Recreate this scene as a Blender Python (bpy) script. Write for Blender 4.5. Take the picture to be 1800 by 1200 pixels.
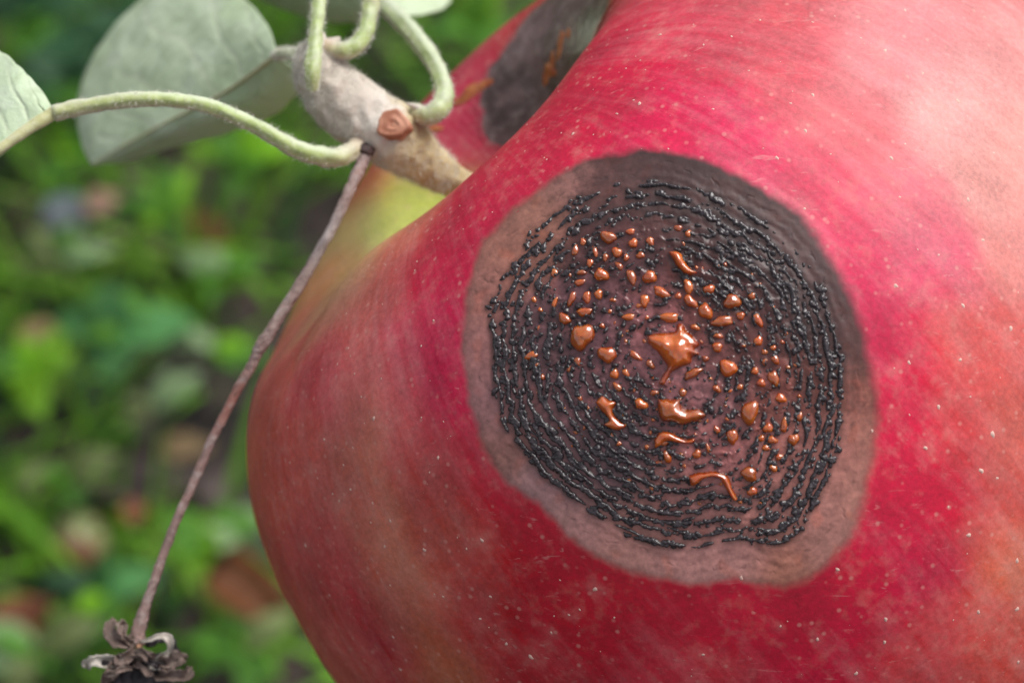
import bpy, math, random
import numpy as np
from mathutils import Vector, Matrix
from mathutils.bvhtree import BVHTree

for o in list(bpy.data.objects):
    bpy.data.objects.remove(o)
SC = bpy.context.scene
COL = SC.collection
random.seed(7)
RNG = np.random.default_rng(11)

# ------------------------------------------------------------------ camera
PITCH = math.radians(50.0)
FPX = 4060.0                                   # focal length in pixels of the 1800 px wide photograph
cam_d = bpy.data.cameras.new('camera')
cam = bpy.data.objects.new('camera', cam_d)
COL.objects.link(cam)
cam.location = (0.0, 0.0, 0.65)
cam.rotation_euler = (math.pi / 2 - PITCH, 0.0, 0.0)
cam_d.sensor_width = 36.0
cam_d.lens = 36.0 * FPX / 1800.0
cam_d.clip_start = 0.01
cam_d.clip_end = 500.0
cam_d.dof.use_dof = True
cam_d.dof.focus_distance = 0.1675
cam_d.dof.aperture_fstop = 32.0
cam_d.dof.aperture_blades = 0
SC.camera = cam

# ------------------------------------------------------------------ sky, sun, exposure
SUN_CAM = np.array([0.48, 0.76, 0.42])          # direction towards the bright part of the sky, camera frame
SUN_CAM = SUN_CAM / np.linalg.norm(SUN_CAM)
cp, sp = math.cos(PITCH), math.sin(PITCH)
CX = np.array([1.0, 0, 0]); CY = np.array([0, sp, cp]); CZ = np.array([0, -cp, sp])
sd = SUN_CAM[0] * CX + SUN_CAM[1] * CY + SUN_CAM[2] * CZ
world = bpy.data.worlds.new('World')
SC.world = world
world.use_nodes = True
wn, wl = world.node_tree.nodes, world.node_tree.links
wn.clear()
w_out = wn.new('ShaderNodeOutputWorld')
w_bg = wn.new('ShaderNodeBackground')
w_bg.inputs['Strength'].default_value = 0.11
w_hs = wn.new('ShaderNodeHueSaturation')
w_hs.inputs['Saturation'].default_value = 0.22
w_sky = wn.new('ShaderNodeTexSky')
w_sky.sky_type = 'NISHITA'
w_sky.sun_disc = False
w_sky.sun_elevation = math.asin(sd[2])
w_sky.sun_rotation = math.atan2(sd[0], sd[1])
w_sky.dust_density = 4.0
wl.new(w_sky.outputs[0], w_hs.inputs['Color'])
wl.new(w_hs.outputs[0], w_bg.inputs['Color'])
wl.new(w_bg.outputs[0], w_out.inputs['Surface'])
sun_d = bpy.data.lights.new('sun', 'SUN')
sun_d.energy = 1.5
sun_d.angle = math.radians(34.0)
sun_d.color = (1.0, 0.965, 0.93)
sun = bpy.data.objects.new('sun', sun_d)
COL.objects.link(sun)
sun.rotation_euler = Vector(sd).to_track_quat('Z', 'Y').to_euler()
sun.location = (0.5, 0.5, 2.0)
SC.view_settings.view_transform = 'Standard'
SC.view_settings.look = 'None'
SC.view_settings.exposure = 0.72
SC.view_settings.gamma = 1.0
SC.view_settings.use_curve_mapping = False
SC.render.engine = 'CYCLES'
SC.cycles.use_denoising = True
SC.cycles.max_bounces = 6

# ------------------------------------------------------------------ helpers: frames, noise, meshes
CAM0 = np.array([0.0, 0.0, 0.65])


def cam2w(P):
    """camera-frame millimetres -> world metres"""
    P = np.asarray(P, float) / 1000.0
    return CAM0 + P[..., 0:1] * CX + P[..., 1:2] * CY + P[..., 2:3] * CZ


def at(px, py, d):
    """point seen at photo pixel (px, py) at depth d mm, camera frame mm"""
    px = np.asarray(px, float); py = np.asarray(py, float); d = np.asarray(d, float)
    return np.stack([(px - 900) / FPX * d, (600 - py) / FPX * d, -d], -1)


def ground_at(px, py, z=0.0):
    d = at(px, py, 1.0)
    v = d[0] * CX + d[1] * CY + d[2] * CZ
    t = (z - CAM0[2]) / v[2]
    return CAM0 + v * t


def lin(c):
    c = np.asarray(c, float) / 255.0
    return np.where(c <= 0.04045, c / 12.92, ((c + 0.055) / 1.055) ** 2.4)


_perm = np.random.default_rng(3).permutation(256)
_perm = np.concatenate([_perm, _perm, _perm])
_g3 = np.random.default_rng(5).normal(size=(256, 3))
_g3 /= np.linalg.norm(_g3, axis=1, keepdims=True)


def perlin(x, y, z=0.0, seed=0):
    x, y, z = np.broadcast_arrays(np.asarray(x, float), np.asarray(y, float), np.asarray(z, float) + seed * 17.37)
    xi, yi, zi = np.floor(x).astype(int), np.floor(y).astype(int), np.floor(z).astype(int)
    xf, yf, zf = x - xi, y - yi, z - zi
    u, v, w = [f * f * f * (f * (f * 6 - 15) + 10) for f in (xf, yf, zf)]
    out = 0
    for dx in (0, 1):
        for dy in (0, 1):
            for dz in (0, 1):
                h = _perm[_perm[_perm[(xi + dx) & 255] + ((yi + dy) & 255)] + ((zi + dz) & 255)]
                g = _g3[h]
                dot = g[..., 0] * (xf - dx) + g[..., 1] * (yf - dy) + g[..., 2] * (zf - dz)
                out = out + dot * (u if dx else 1 - u) * (v if dy else 1 - v) * (w if dz else 1 - w)
    return out * 1.6


def sstep(a, b, x):
    t = np.clip((x - a) / (b - a), 0, 1)
    return t * t * (3 - 2 * t)


def catmull(P, n):
    P = np.asarray(P, float)
    Q = np.vstack([2 * P[0] - P[1], P, 2 * P[-1] - P[-2]])
    t = np.linspace(0, len(P) - 1 - 1e-9, n)
    i = t.astype(int); u = (t - i)[:, None]
    p0, p1, p2, p3 = Q[i], Q[i + 1], Q[i + 2], Q[i + 3]
    return 0.5 * (2 * p1 + (p2 - p0) * u + (2 * p0 - 5 * p1 + 4 * p2 - p3) * u ** 2 + (3 * p1 - p0 - 3 * p2 + p3) * u ** 3)


def mesh_np(name, V, F, mat, smooth=True):
    """V (n,3) array, F (m,3 or 4) int array"""
    me = bpy.data.meshes.new(name)
    V = np.asarray(V, np.float32); F = np.asarray(F, np.int32)
    k = F.shape[1]
    me.vertices.add(len(V)); me.vertices.foreach_set('co', V.ravel())
    me.loops.add(F.size); me.loops.foreach_set('vertex_index', F.ravel())
    me.polygons.add(len(F))
    me.polygons.foreach_set('loop_start', np.arange(0, F.size, k, dtype=np.int32))
    me.polygons.foreach_set('loop_total', np.full(len(F), k, np.int32))
    me.polygons.foreach_set('use_smooth', np.full(len(F), smooth, bool))
    me.update(calc_edges=True)
    me.validate()
    if mat:
        me.materials.append(mat)
    return me


def put(name, me, parent=None, loc=None, label=None, cat=None, group=None, kind=None):
    o = bpy.data.objects.new(name, me)
    COL.objects.link(o)
    if parent is not None:
        o.parent = parent
    if loc is not None:
        o.location = loc
    for k, v in (('label', label), ('category', cat), ('group', group), ('kind', kind)):
        if v:
            o[k] = v
    return o


def part(name, Vw, F, mat, root, parent=None, label=None, kind=None, smooth=True):
    """a part whose vertices are given in world metres, under a thing whose base is root.location"""
    base = np.array(root.location)
    me = mesh_np(name, np.asarray(Vw) - base, F, mat, smooth)
    return put(name, me, parent or root, label=label, kind=kind)


def attr(me, name, data, typ='FLOAT_COLOR'):
    a = me.attributes.new(name, typ, 'POINT')
    data = np.asarray(data, np.float32)
    if typ == 'FLOAT_COLOR':
        if data.shape[1] == 3:
            data = np.hstack([data, np.ones((len(data), 1), np.float32)])
        a.data.foreach_set('color', data.ravel())
    elif typ == 'FLOAT_VECTOR':
        a.data.foreach_set('vector', data.ravel())
    else:
        a.data.foreach_set('value', data.ravel())


def grid_faces(nu, nv, wrap=False):
    i = np.arange(nu - 1)[:, None]; j = np.arange(nv if wrap else nv - 1)[None, :]
    j2 = (j + 1) % nv
    return np.stack([i * nv + j, i * nv + j2, (i + 1) * nv + j2, (i + 1) * nv + j], -1).reshape(-1, 4)


# ------------------------------------------------------------------ node helpers
class NT:
    def __init__(s, name):
        s.m = bpy.data.materials.new(name); s.m.use_nodes = True
        s.n = s.m.node_tree.nodes; s.l = s.m.node_tree.links
        s.b = s.n['Principled BSDF']

    def __call__(s, typ, **kw):
        nd = s.n.new('ShaderNode' + typ)
        for k, v in kw.items():
            if k.startswith('i_'):
                key = k[2:].replace('_', ' ')
                s.set(nd.inputs[int(key) if key.isdigit() else key], v)
            else:
                setattr(nd, k, v)
        return nd

    def set(s, sock, v):
        if isinstance(v, bpy.types.NodeSocket):
            s.l.new(v, sock)
        else:
            sock.default_value = v

    def p(s, **kw):
        for k, v in kw.items():
            s.set(s.b.inputs[k.replace('_', ' ')], v)

    def noise(s, vec, scale, detail=3.0, rough=0.55, dist=0.0):
        nd = s('TexNoise', i_Scale=scale, i_Detail=detail, i_Roughness=rough, i_Distortion=dist)
        if vec is not None:
            s.l.new(vec, nd.inputs['Vector'])
        return nd.outputs['Fac']

    def ramp(s, f, stops):
        nd = s('ValToRGB')
        e = nd.color_ramp.elements
        while len(e) < len(stops):
            e.new(0.5)
        for k, (pos, c) in enumerate(stops):
            e[k].position = pos; e[k].color = tuple(c) + (1,) if len(c) == 3 else c
        s.l.new(f, nd.inputs[0])
        return nd.outputs['Color']

    def rng(s, f, a, b, c, d):
        nd = s('MapRange', i_1=a, i_2=b, i_3=c, i_4=d)
        s.l.new(f, nd.inputs[0])
        return nd.outputs[0]

    def mix(s, f, a, b, mode='MIX'):
        nd = s.n.new('ShaderNodeMix'); nd.data_type = 'RGBA'; nd.blend_type = mode
        s.set(nd.inputs[0], f)
        s.set(nd.inputs[6], a if isinstance(a, bpy.types.NodeSocket) else tuple(a) + (1,))
        s.set(nd.inputs[7], b if isinstance(b, bpy.types.NodeSocket) else tuple(b) + (1,))
        return nd.outputs[2]

    def math(s, op, a, b=0.0):
        nd = s('Math', operation=op); s.set(nd.inputs[0], a); s.set(nd.inputs[1], b)
        return nd.outputs[0]

    def bump(s, h, strength, dist, normal=None):
        nd = s('Bump', i_Strength=strength, i_Distance=dist); s.l.new(h, nd.inputs['Height'])
        if normal is not None:
            s.l.new(normal, nd.inputs['Normal'])
        return nd.outputs[0]

    def pos(s):
        return s('TexCoord').outputs['Object']


def simple(name, c1, c2, scale, rough=0.6, bump=0.0, bdist=0.0002, spec=0.4, rnd=0.0, trans=0.0):
    m = NT(name)
    p = m.pos()
    f = m.noise(p, scale, 4)
    col = m.mix(m.rng(f, 0.3, 0.7, 0, 1), c1, c2)
    if rnd:
        oi = m('ObjectInfo').outputs['Random']
        hs = m('HueSaturation'); m.l.new(col, hs.inputs['Color'])
        m.l.new(m.rng(oi, 0, 1, 1 - rnd, 1 + rnd), hs.inputs['Value'])
        col = hs.outputs[0]
    m.p(Base_Color=col, Roughness=rough)
    m.b.inputs['Specular IOR Level'].default_value = spec
    if bump:
        m.p(Normal=m.bump(m.noise(p, scale * 2.5, 4), bump, bdist))
    if trans:
        tr = m('BsdfTranslucent'); m.l.new(col, tr.inputs['Color'])
        mx = m('MixShader', i_0=trans)
        m.l.new(m.b.outputs[0], mx.inputs[1]); m.l.new(tr.outputs[0], mx.inputs[2])
        m.l.new(mx.outputs[0], m.n['Material Output'].inputs['Surface'])
    return m.m

# ------------------------------------------------------------------ the ground
m = NT('soil')
p = m.pos()
f1 = m.noise(p, 9, 5); f2 = m.noise(p, 60, 5)
c = m.mix(m.rng(f1, 0.35, 0.65, 0, 1), (0.010, 0.007, 0.006), (0.045, 0.031, 0.027))
c = m.mix(m.rng(f2, 0.45, 0.7, 0, 0.6), c, (0.12, 0.085, 0.07))
m.p(Base_Color=c, Roughness=0.95, Normal=m.bump(f2, 0.8, 0.01))
MAT_SOIL = m.m
# fine mesh round the place, one sheet to the horizon
xs = np.concatenate([-np.geomspace(250, 1.6, 14), np.linspace(-1.5, 1.5, 61), np.geomspace(1.6, 250, 14)])
ys = xs + 0.75
GX, GY = np.meshgrid(xs, ys)


def ground_z(x, y):
    return 0.012 * perlin(np.asarray(x) * 6, np.asarray(y) * 6) + 0.006 * perlin(np.asarray(x) * 17, np.asarray(y) * 17, 3)


GZ = ground_z(GX, GY)
put('ground', mesh_np('ground', np.stack([GX, GY, GZ], -1).reshape(-1, 3), grid_faces(len(ys), len(xs)), MAT_SOIL), kind='structure')


def leaf_mat(name, c1, c2, scale=90, rough=0.5, trans=0.25):
    return simple(name, c1, c2, scale, rough, 0.25, 0.0006, 0.15, 0.3, trans)


M_GRASS = []
for k, (a, b) in enumerate((((0.06, 0.18, 0.010), (0.15, 0.33, 0.025)), ((0.028, 0.075, 0.022), (0.05, 0.12, 0.035)), ((0.13, 0.24, 0.03), (0.20, 0.31, 0.06)))):
    M_GRASS.append(leaf_mat('grass_blade_%d' % k, a, b, 60))


def blades(n, x0, x1, y0, y1, seed, hmin, hmax, dens):
    r = np.random.default_rng(seed)
    x = r.uniform(x0, x1, n); y = r.uniform(y0, y1, n)
    keep = perlin(x * 7, y * 7, 9.3) + 0.5 * perlin(x * 17, y * 17, 2.3) + dens > r.uniform(-0.15, 0.15, n)
    x, y = x[keep], y[keep]; n = len(x)
    h = r.uniform(hmin, hmax, n); az = r.uniform(0, 2 * np.pi, n); lean = r.uniform(0.2, 1.25, n); w = r.uniform(0.0013, 0.0032, n)
    t = np.linspace(0, 1, 5)[None, :]
    ang = lean[:, None] * t * 1.3
    rr = h[:, None] * np.sin(ang) / np.maximum(lean[:, None] * 1.3, .01) * 1.1
    zz = h[:, None] * np.sin(np.minimum(ang, 1.6)) * 0 + h[:, None] * t * np.cos(ang * 0.75)
    cx = x[:, None] + np.cos(az)[:, None] * rr; cy = y[:, None] + np.sin(az)[:, None] * rr
    cz = ground_z(x, y)[:, None] - 0.004 + zz
    wd = w[:, None] * (1 - t ** 1.6) + 0.0001
    ox = -np.sin(az)[:, None] * wd; oy = np.cos(az)[:, None] * wd
    A = np.stack([cx - ox, cy - oy, cz], -1); B = np.stack([cx + ox, cy + oy, cz], -1)
    V = np.stack([A, B], 2).reshape(-1, 3)                # n,5,2
    i = (np.arange(n) * 10)[:, None]; k = (np.arange(4) * 2)[None, :]
    F = np.stack([i + k, i + k + 1, i + k + 3, i + k + 2], -1).reshape(-1, 4)
    return V, F


for k, (n, h0, h1, dn) in enumerate(((24000, 0.02, 0.075, 0.30), (14000, 0.015, 0.05, 0.25), (7000, 0.02, 0.07, 0.0))):
    V, F = blades(n, -1.1, 1.1, 0.0, 1.9, 20 + k, h0, h1, dn)
    put('grass', mesh_np('grass', V, F, M_GRASS[k]), kind='stuff',
        label=('blurred mid green grass covering the ground', 'blurred dark green grass covering the ground', 'blurred pale yellowish grass blades among the green')[k], cat='grass')


def leaf_shape(L, Wd, fold=0.15, droop=0.25, nu=9, nv=5, tip=1.0, wav=0.0, seed=0):
    """a leaf along +X, base at the origin, face up: (nu,nv,3), metres"""
    u = np.linspace(0, 1, nu)[:, None]; v = np.linspace(-1, 1, nv)[None, :]
    w = Wd / 2 * np.sin(np.pi * np.clip(u, 0.02, 1) ** (0.75 * tip)) ** 0.8
    w = np.where(u >= 1, 0.0, w)
    x = L * u * np.ones_like(v)
    y = w * v
    z = fold * np.abs(y) - droop * L * u ** 2 + wav * L * perlin(x / L * 4, y / L * 6, seed * 1.7)
    return np.stack([x, y, z * np.ones_like(x)], -1)


def thick_sheet(S, th):
    """closed thin solid from a (nu,nv,3) sheet"""
    nu, nv, _ = S.shape
    du = np.gradient(S, axis=0); dv = np.gradient(S, axis=1)
    n = np.cross(du, dv); n /= np.linalg.norm(n, axis=-1, keepdims=True) + 1e-12
    V = np.concatenate([(S + n * th / 2).reshape(-1, 3), (S - n * th / 2).reshape(-1, 3)])
    F = grid_faces(nu, nv); o = nu * nv
    edge = np.concatenate([np.arange(nv), np.arange(1, nu) * nv + nv - 1, (nu - 1) * nv + np.arange(nv - 2, -1, -1), np.arange(nu - 2, 0, -1) * nv])
    e2 = np.roll(edge, -1)
    side = np.stack([edge, edge + o, e2 + o, e2], -1)
    return V, np.concatenate([F, F[:, ::-1] + o, side])


def rot_z(a):
    return np.array([[math.cos(a), -math.sin(a), 0], [math.sin(a), math.cos(a), 0], [0, 0, 1]])


def rot_y(a):
    return np.array([[math.cos(a), 0, math.sin(a)], [0, 1, 0], [-math.sin(a), 0, math.cos(a)]])


def rot_x(a):
    return np.array([[1, 0, 0], [0, math.cos(a), -math.sin(a)], [0, math.sin(a), math.cos(a)]])


def tube(P, rad, seg=12, noise=0.0, nscale=1.0, seed=0, cap=True):
    """P (n,3), rad (n,), any unit; returns V,F with closed round ends"""
    P = np.asarray(P, float); rad = np.asarray(rad, float)
    n = len(P)
    T = np.gradient(P, axis=0); T /= np.linalg.norm(T, axis=1, keepdims=True)
    ref = np.array([0.31, 0.2, 0.93]); 
    N = np.cross(T, ref); N /= np.linalg.norm(N, axis=1, keepdims=True)
    B = np.cross(T, N)
    a = np.linspace(0, 2 * np.pi, seg, endpoint=False)
    D = np.cos(a)[None, :, None] * N[:, None] + np.sin(a)[None, :, None] * B[:, None]
    R = rad[:, None] * np.ones(seg)
    if noise:
        Q = P[:, None] + D * rad[:, None, None]
        R = R * (1 + noise * perlin(Q[..., 0] * nscale, Q[..., 1] * nscale, Q[..., 2] * nscale, seed))
    V = (P[:, None] + D * R[..., None]).reshape(-1, 3)
    F = grid_faces(n, seg, True)
    if cap:
        V = np.vstack([V, P[0] - T[0] * rad[0] * 0.5, P[-1] + T[-1] * rad[-1] * 0.5])
        i0, i1 = n * seg, n * seg + 1
        j = np.arange(seg); j2 = (j + 1) % seg
        c0 = np.stack([j2, j, np.full(seg, i0), np.full(seg, i0)], -1)
        c1 = np.stack([(n - 1) * seg + j, (n - 1) * seg + j2, np.full(seg, i1), np.full(seg, i1)], -1)
        F = np.concatenate([F, c0, c1])
        # degenerate quads -> triangles
        Ft = F[:, [0, 1, 2]]; Fq = F[:len(F) - 2 * seg][:, [0, 2, 3]]
        F = np.concatenate([Ft, Fq])
    return V, F


LM = {
    'green': leaf_mat('leaf_green', (0.05, 0.15, 0.015), (0.08, 0.22, 0.025)),
    'lime': leaf_mat('leaf_lime', (0.11, 0.28, 0.010), (0.18, 0.38, 0.02)),
    'teal': leaf_mat('leaf_teal', (0.045, 0.15, 0.045), (0.075, 0.21, 0.06)),
    'dark': leaf_mat('leaf_dark', (0.015, 0.05, 0.02), (0.025, 0.08, 0.03)),
    'pale': leaf_mat('leaf_pale', (0.17, 0.27, 0.12), (0.24, 0.33, 0.17)),
    'olive': leaf_mat('leaf_olive', (0.11, 0.15, 0.05), (0.17, 0.20, 0.08)),
    'tan': leaf_mat('leaf_tan', (0.15, 0.10, 0.045), (0.22, 0.15, 0.07)),
    'orange': leaf_mat('leaf_orange', (0.22, 0.075, 0.03), (0.30, 0.12, 0.05)),
    'rust': leaf_mat('leaf_rust', (0.14, 0.045, 0.02), (0.22, 0.07, 0.03)),
    'mauve': leaf_mat('leaf_mauve', (0.07, 0.052, 0.048), (0.13, 0.10, 0.092)),
    'greyblue': leaf_mat('leaf_greyblue', (0.08, 0.105, 0.12), (0.13, 0.15, 0.165)),
    'pink': leaf_mat('leaf_pink', (0.20, 0.11, 0.09), (0.26, 0.15, 0.12)),
}
M_STEM = simple('weed_stem', (0.06, 0.12, 0.03), (0.09, 0.15, 0.05), 80)


def weed(px, py, z, leaves, label, stem=True):
    """leaves: (length mm, width mm, azimuth deg, tilt deg, material)"""
    top = ground_at(px, py, z)
    base = np.array([top[0], top[1], float(ground_z(top[0], top[1])) - 0.003])
    r = put('weed', None, loc=base, label=label, cat='weed', group='weeds growing on the ground')
    P = np.stack([base + (top - base) * t + np.array([0.002 * math.sin(3 * t), 0, 0]) for t in np.linspace(0, 1, 6)])
    V, F = tube(P, np.full(6, 0.0009), 6)
    part('stem', V, F, M_STEM, r)
    rw = random.Random(int(px * 7 + py))
    full = []
    for (L, Wd, az, tilt, mk) in leaves:
        full.append((L * 0.8, Wd * 0.8, az, tilt, mk))
        for q in range(2):
            full.append((L * rw.uniform(0.45, 0.75), Wd * rw.uniform(0.4, 0.7), az + rw.uniform(-60, 60), tilt + rw.uniform(-10, 45), rw.choice((mk, mk, 'green', 'lime' if mk in ('lime', 'green') else mk))))
    for k, (L, Wd, az, tilt, mk) in enumerate(full):
        S = leaf_shape(L / 1000, Wd / 1000, 0.2, 0.22, 9, 5, 1.0, 0.05, k + px * 0.01)
        S = S @ rot_y(-math.radians(tilt)).T @ rot_z(math.radians(az)).T
        V, F = thick_sheet(S, 0.0003)
        part('leaf', V + top, F, LM[mk], r)
    return r


def fallen_leaf(px, py, z, L, Wd, az, tilt, mk, label, curl=0.2):
    c = ground_at(px, py, z)
    S = leaf_shape(L / 1000, Wd / 1000, 0.35, curl, 11, 7, 0.9, 0.12, px * 0.013 + py * 0.007)
    S = S - S.reshape(-1, 3).mean(0)
    S = S @ rot_x(math.radians(tilt)).T @ rot_z(math.radians(az)).T
    V, F = thick_sheet(S, 0.0004)
    r = put('fallen_leaf', None, loc=c, label=label, cat='leaf', group='dead leaves lying on the ground')
    part('blade', V + c, F, LM[mk], r)
    mid = S[:, S.shape[1] // 2] + np.array([0, 0, 0.0004])
    a = mid[0] + (mid[0] - mid[2]) * 0.8
    V, F = tube(np.vstack([a, mid]) + c, np.linspace(0.0007, 0.0003, len(mid) + 1), 6)
    part('midrib', V, F, LM['mauve'], r)
    return r


weed(110, 150, 0.06, [(34, 26, 100, 20, 'dark'), (30, 22, 220, 10, 'teal'), (30, 22, -20, 10, 'dark')], 'dark bluish-green weed right of the leftmost apple leaf')
weed(60, 30, 0.05, [(34, 20, 30, 10, 'dark'), (34, 20, 150, 10, 'dark'), (30, 22, 270, 10, 'green')], 'dark green weed at the upper left corner above the leftmost leaf')
weed(205, 60, 0.05, [(30, 22, 60, 10, 'dark'), (30, 22, 180, 10, 'dark'), (30, 20, 300, 10, 'dark')], 'dark green weed seen just left of the large pale leaf')
weed(830, 50, 0.05, [(30, 18, 80, 25, 'lime'), (26, 16, 200, 10, 'green'), (26, 16, -50, 10, 'green')], 'bright green weed showing between curved leaf stalk and far apple shoulder')
weed(125, 270, 0.045, [(26, 15, 120, 20, 'lime'), (22, 14, 250, 15, 'green'), (24, 14, 0, 15, 'green')], 'bright green weed just below the leftmost long leaf stalk')
weed(420, 285, 0.05, [(28, 13, 20, 15, 'lime'), (26, 13, 160, 15, 'lime'), (24, 12, 270, 10, 'green')], 'bright green weed below the long pale leaf stalk, left of the dry stalk')
weed(280, 370, 0.05, [(26, 14, 60, 15, 'lime'), (24, 14, 190, 10, 'green'), (22, 12, -60, 10, 'green')], 'bright green weed right of the grey-blue curled dead leaf')
weed(385, 480, 0.045, [(22, 14, 150, 15, 'pale'), (20, 12, 20, 10, 'green'), (18, 10, 260, 10, 'green')], 'light green weed between two dark gaps beside the dry stalk')
weed(105, 455, 0.045, [(24, 11, 10, 15, 'pale'), (22, 10, 190, 5, 'olive')], 'pale whitish green weed under the grey-blue curled dead leaf')
weed(205, 590, 0.05, [(34, 24, 15, 10, 'teal'), (30, 24, 160, 10, 'teal'), (26, 20, 80, 15, 'green'), (26, 18, 270, 10, 'teal')], 'broad bluish-green weed left of the bend in the dry stalk')
weed(375, 610, 0.045, [(26, 14, -15, 10, 'green'), (22, 12, 170, 10, 'pale')], 'mid green weed touching the bend of the dry stalk')
weed(50, 660, 0.05, [(26, 15, 60, 20, 'lime'), (26, 15, 180, 10, 'green'), (26, 14, 290, 10, 'lime')], 'brightest yellow-green weed at the left edge of the picture')
weed(265, 715, 0.045, [(27, 10, 40, 15, 'pale'), (16, 7, 220, 10, 'olive')], 'narrow pale green weed leaf above the brown bare soil')
weed(115, 830, 0.04, [(24, 12, 25, 10, 'olive'), (22, 12, 190, 10, 'olive'), (20, 10, 290, 10, 'green')], 'olive green weed left of the bare soil, above the round fruit')
weed(355, 945, 0.045, [(20, 13, 30, 10, 'lime'), (20, 12, 150, 20, 'green'), (18, 11, 270, 10, 'lime')], 'bright green weed between the dry stalk and the apple, low down')
weed(415, 945, 0.045, [(20, 14, 60, 10, 'pale'), (16, 10, 190, 10, 'pale')], 'whitish green weed close to the apple edge, above the orange leaf')
weed(170, 1040, 0.04, [(28, 16, 20, 10, 'teal'), (26, 16, 170, 10, 'dark'), (24, 14, 280, 10, 'green')], 'dark green weed left of the dry stalk end')
weed(60, 1150, 0.045, [(30, 14, 30, 15, 'olive'), (28, 14, 150, 15, 'pale'), (26, 12, 250, 10, 'olive')], 'pale yellow-green weed in the lower left corner')
weed(430, 1140, 0.04, [(26, 13, 45, 10, 'olive'), (24, 12, 170, 10, 'green'), (24, 12, 280, 10, 'green')], 'olive green weed right of the dried flower, below the apple')
fallen_leaf(70, 590, 0.035, 22, 13, 60, 10, 'tan', 'tan dead leaf at the left, above the brightest weed')
fallen_leaf(330, 785, 0.03, 20, 10, 20, 5, 'tan', 'ochre dead leaf on bare soil beside the dry stalk')
fallen_leaf(235, 895, 0.03, 13, 8, 100, 0, 'orange', 'small reddish dead leaf scrap on bare soil')
fallen_leaf(445, 1040, 0.035, 34, 19, -35, 15, 'orange', 'orange dead leaf partly hidden by the apple edge')
fallen_leaf(40, 1085, 0.03, 26, 16, 50, 5, 'rust', 'rust brown dead leaf in the dark gap at lower left')
fallen_leaf(270, 850, 0.015, 34, 20, 20, 0, 'mauve', 'greyish brown dead leaf flat on the bare soil')
fallen_leaf(395, 850, 0.02, 22, 12, 70, 0, 'mauve', 'greyish brown dead leaf between dry stalk and apple')
fallen_leaf(360, 410, 0.02, 24, 17, -10, 0, 'rust', 'dark brown dead leaf in a gap left of the dry stalk')
gl = fallen_leaf(130, 375, 0.045, 24, 17, 40, 15, 'greyblue', 'grey-blue curled dead leaf with a pink patch in the grass', 0.4)
cpos = np.array(gl.location)
S = leaf_shape(0.018, 0.011, 0.3, 0.3, 9, 5, 1.0, 0.1, 4)
V, F = thick_sheet(S @ rot_z(math.radians(55)).T + cpos + np.array([0.006, -0.004, 0.004]), 0.0004)
part('pink_lobe', V, F, LM['pink'], gl, label='pink lobe of the curled leaf')
# small round windfall
wf_c = ground_at(140, 955, 0.02)
wf = put('windfall_fruit', None, loc=wf_c - np.array([0, 0, 0.012]), label='round yellow-green windfall fruit with reddish underside in the grass', cat='fruit')
th = np.linspace(0, 2 * np.pi, 20, endpoint=False)[None, :]; ph = np.linspace(0.02, np.pi - 0.02, 14)[:, None]
rr = 0.0105 * (1 - 0.22 * np.exp(-(ph / 0.35) ** 2) + 0.03 * np.cos(5 * th) * np.sin(ph))
V = np.stack([rr * np.sin(ph) * np.cos(th), rr * np.sin(ph) * np.sin(th), rr * np.cos(ph) * 0.9], -1) @ rot_y(0.7).T
mw = NT('windfall_skin')
sep = mw('SeparateXYZ'); mw.l.new(mw.pos(), sep.inputs[0])
nz = mw.noise(mw.pos(), 120, 3)
cc = mw.mix(mw.rng(mw.math('ADD', sep.outputs[1], mw.math('MULTIPLY', nz, 0.006)), -0.004, 0.003, 1, 0), (0.16, 0.19, 0.06), (0.17, 0.065, 0.035))
mw.p(Base_Color=cc, Roughness=0.4)
part('skin', V.reshape(-1, 3) + wf_c, grid_faces(14, 20, True), mw.m, wf)
V, F = tube(np.stack([wf_c + np.array([0.006, 0, 0.008]) + np.array([0.004, 0, 0.006]) * t for t in np.linspace(0, 1, 5)]), np.full(5, 0.0008), 6)
part('stalk', V, F, LM['rust'], wf)

# ------------------------------------------------------------------ the apple: shape
RA = 40.0
A_AX = np.array([-0.67, 0.73, 0.25]); A_AX /= np.linalg.norm(A_AX)
A_C = np.array([17.9, -5.5, -201.0])
LOBES = [(-0.55, -0.03, 0.75), (-1.95, -0.11, 0.55), (-1.3, -0.038, 0.3), (2.7, 0.02, 0.7), (1.3, -0.02, 0.5), (0.3, -0.018, 0.5)]


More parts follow.
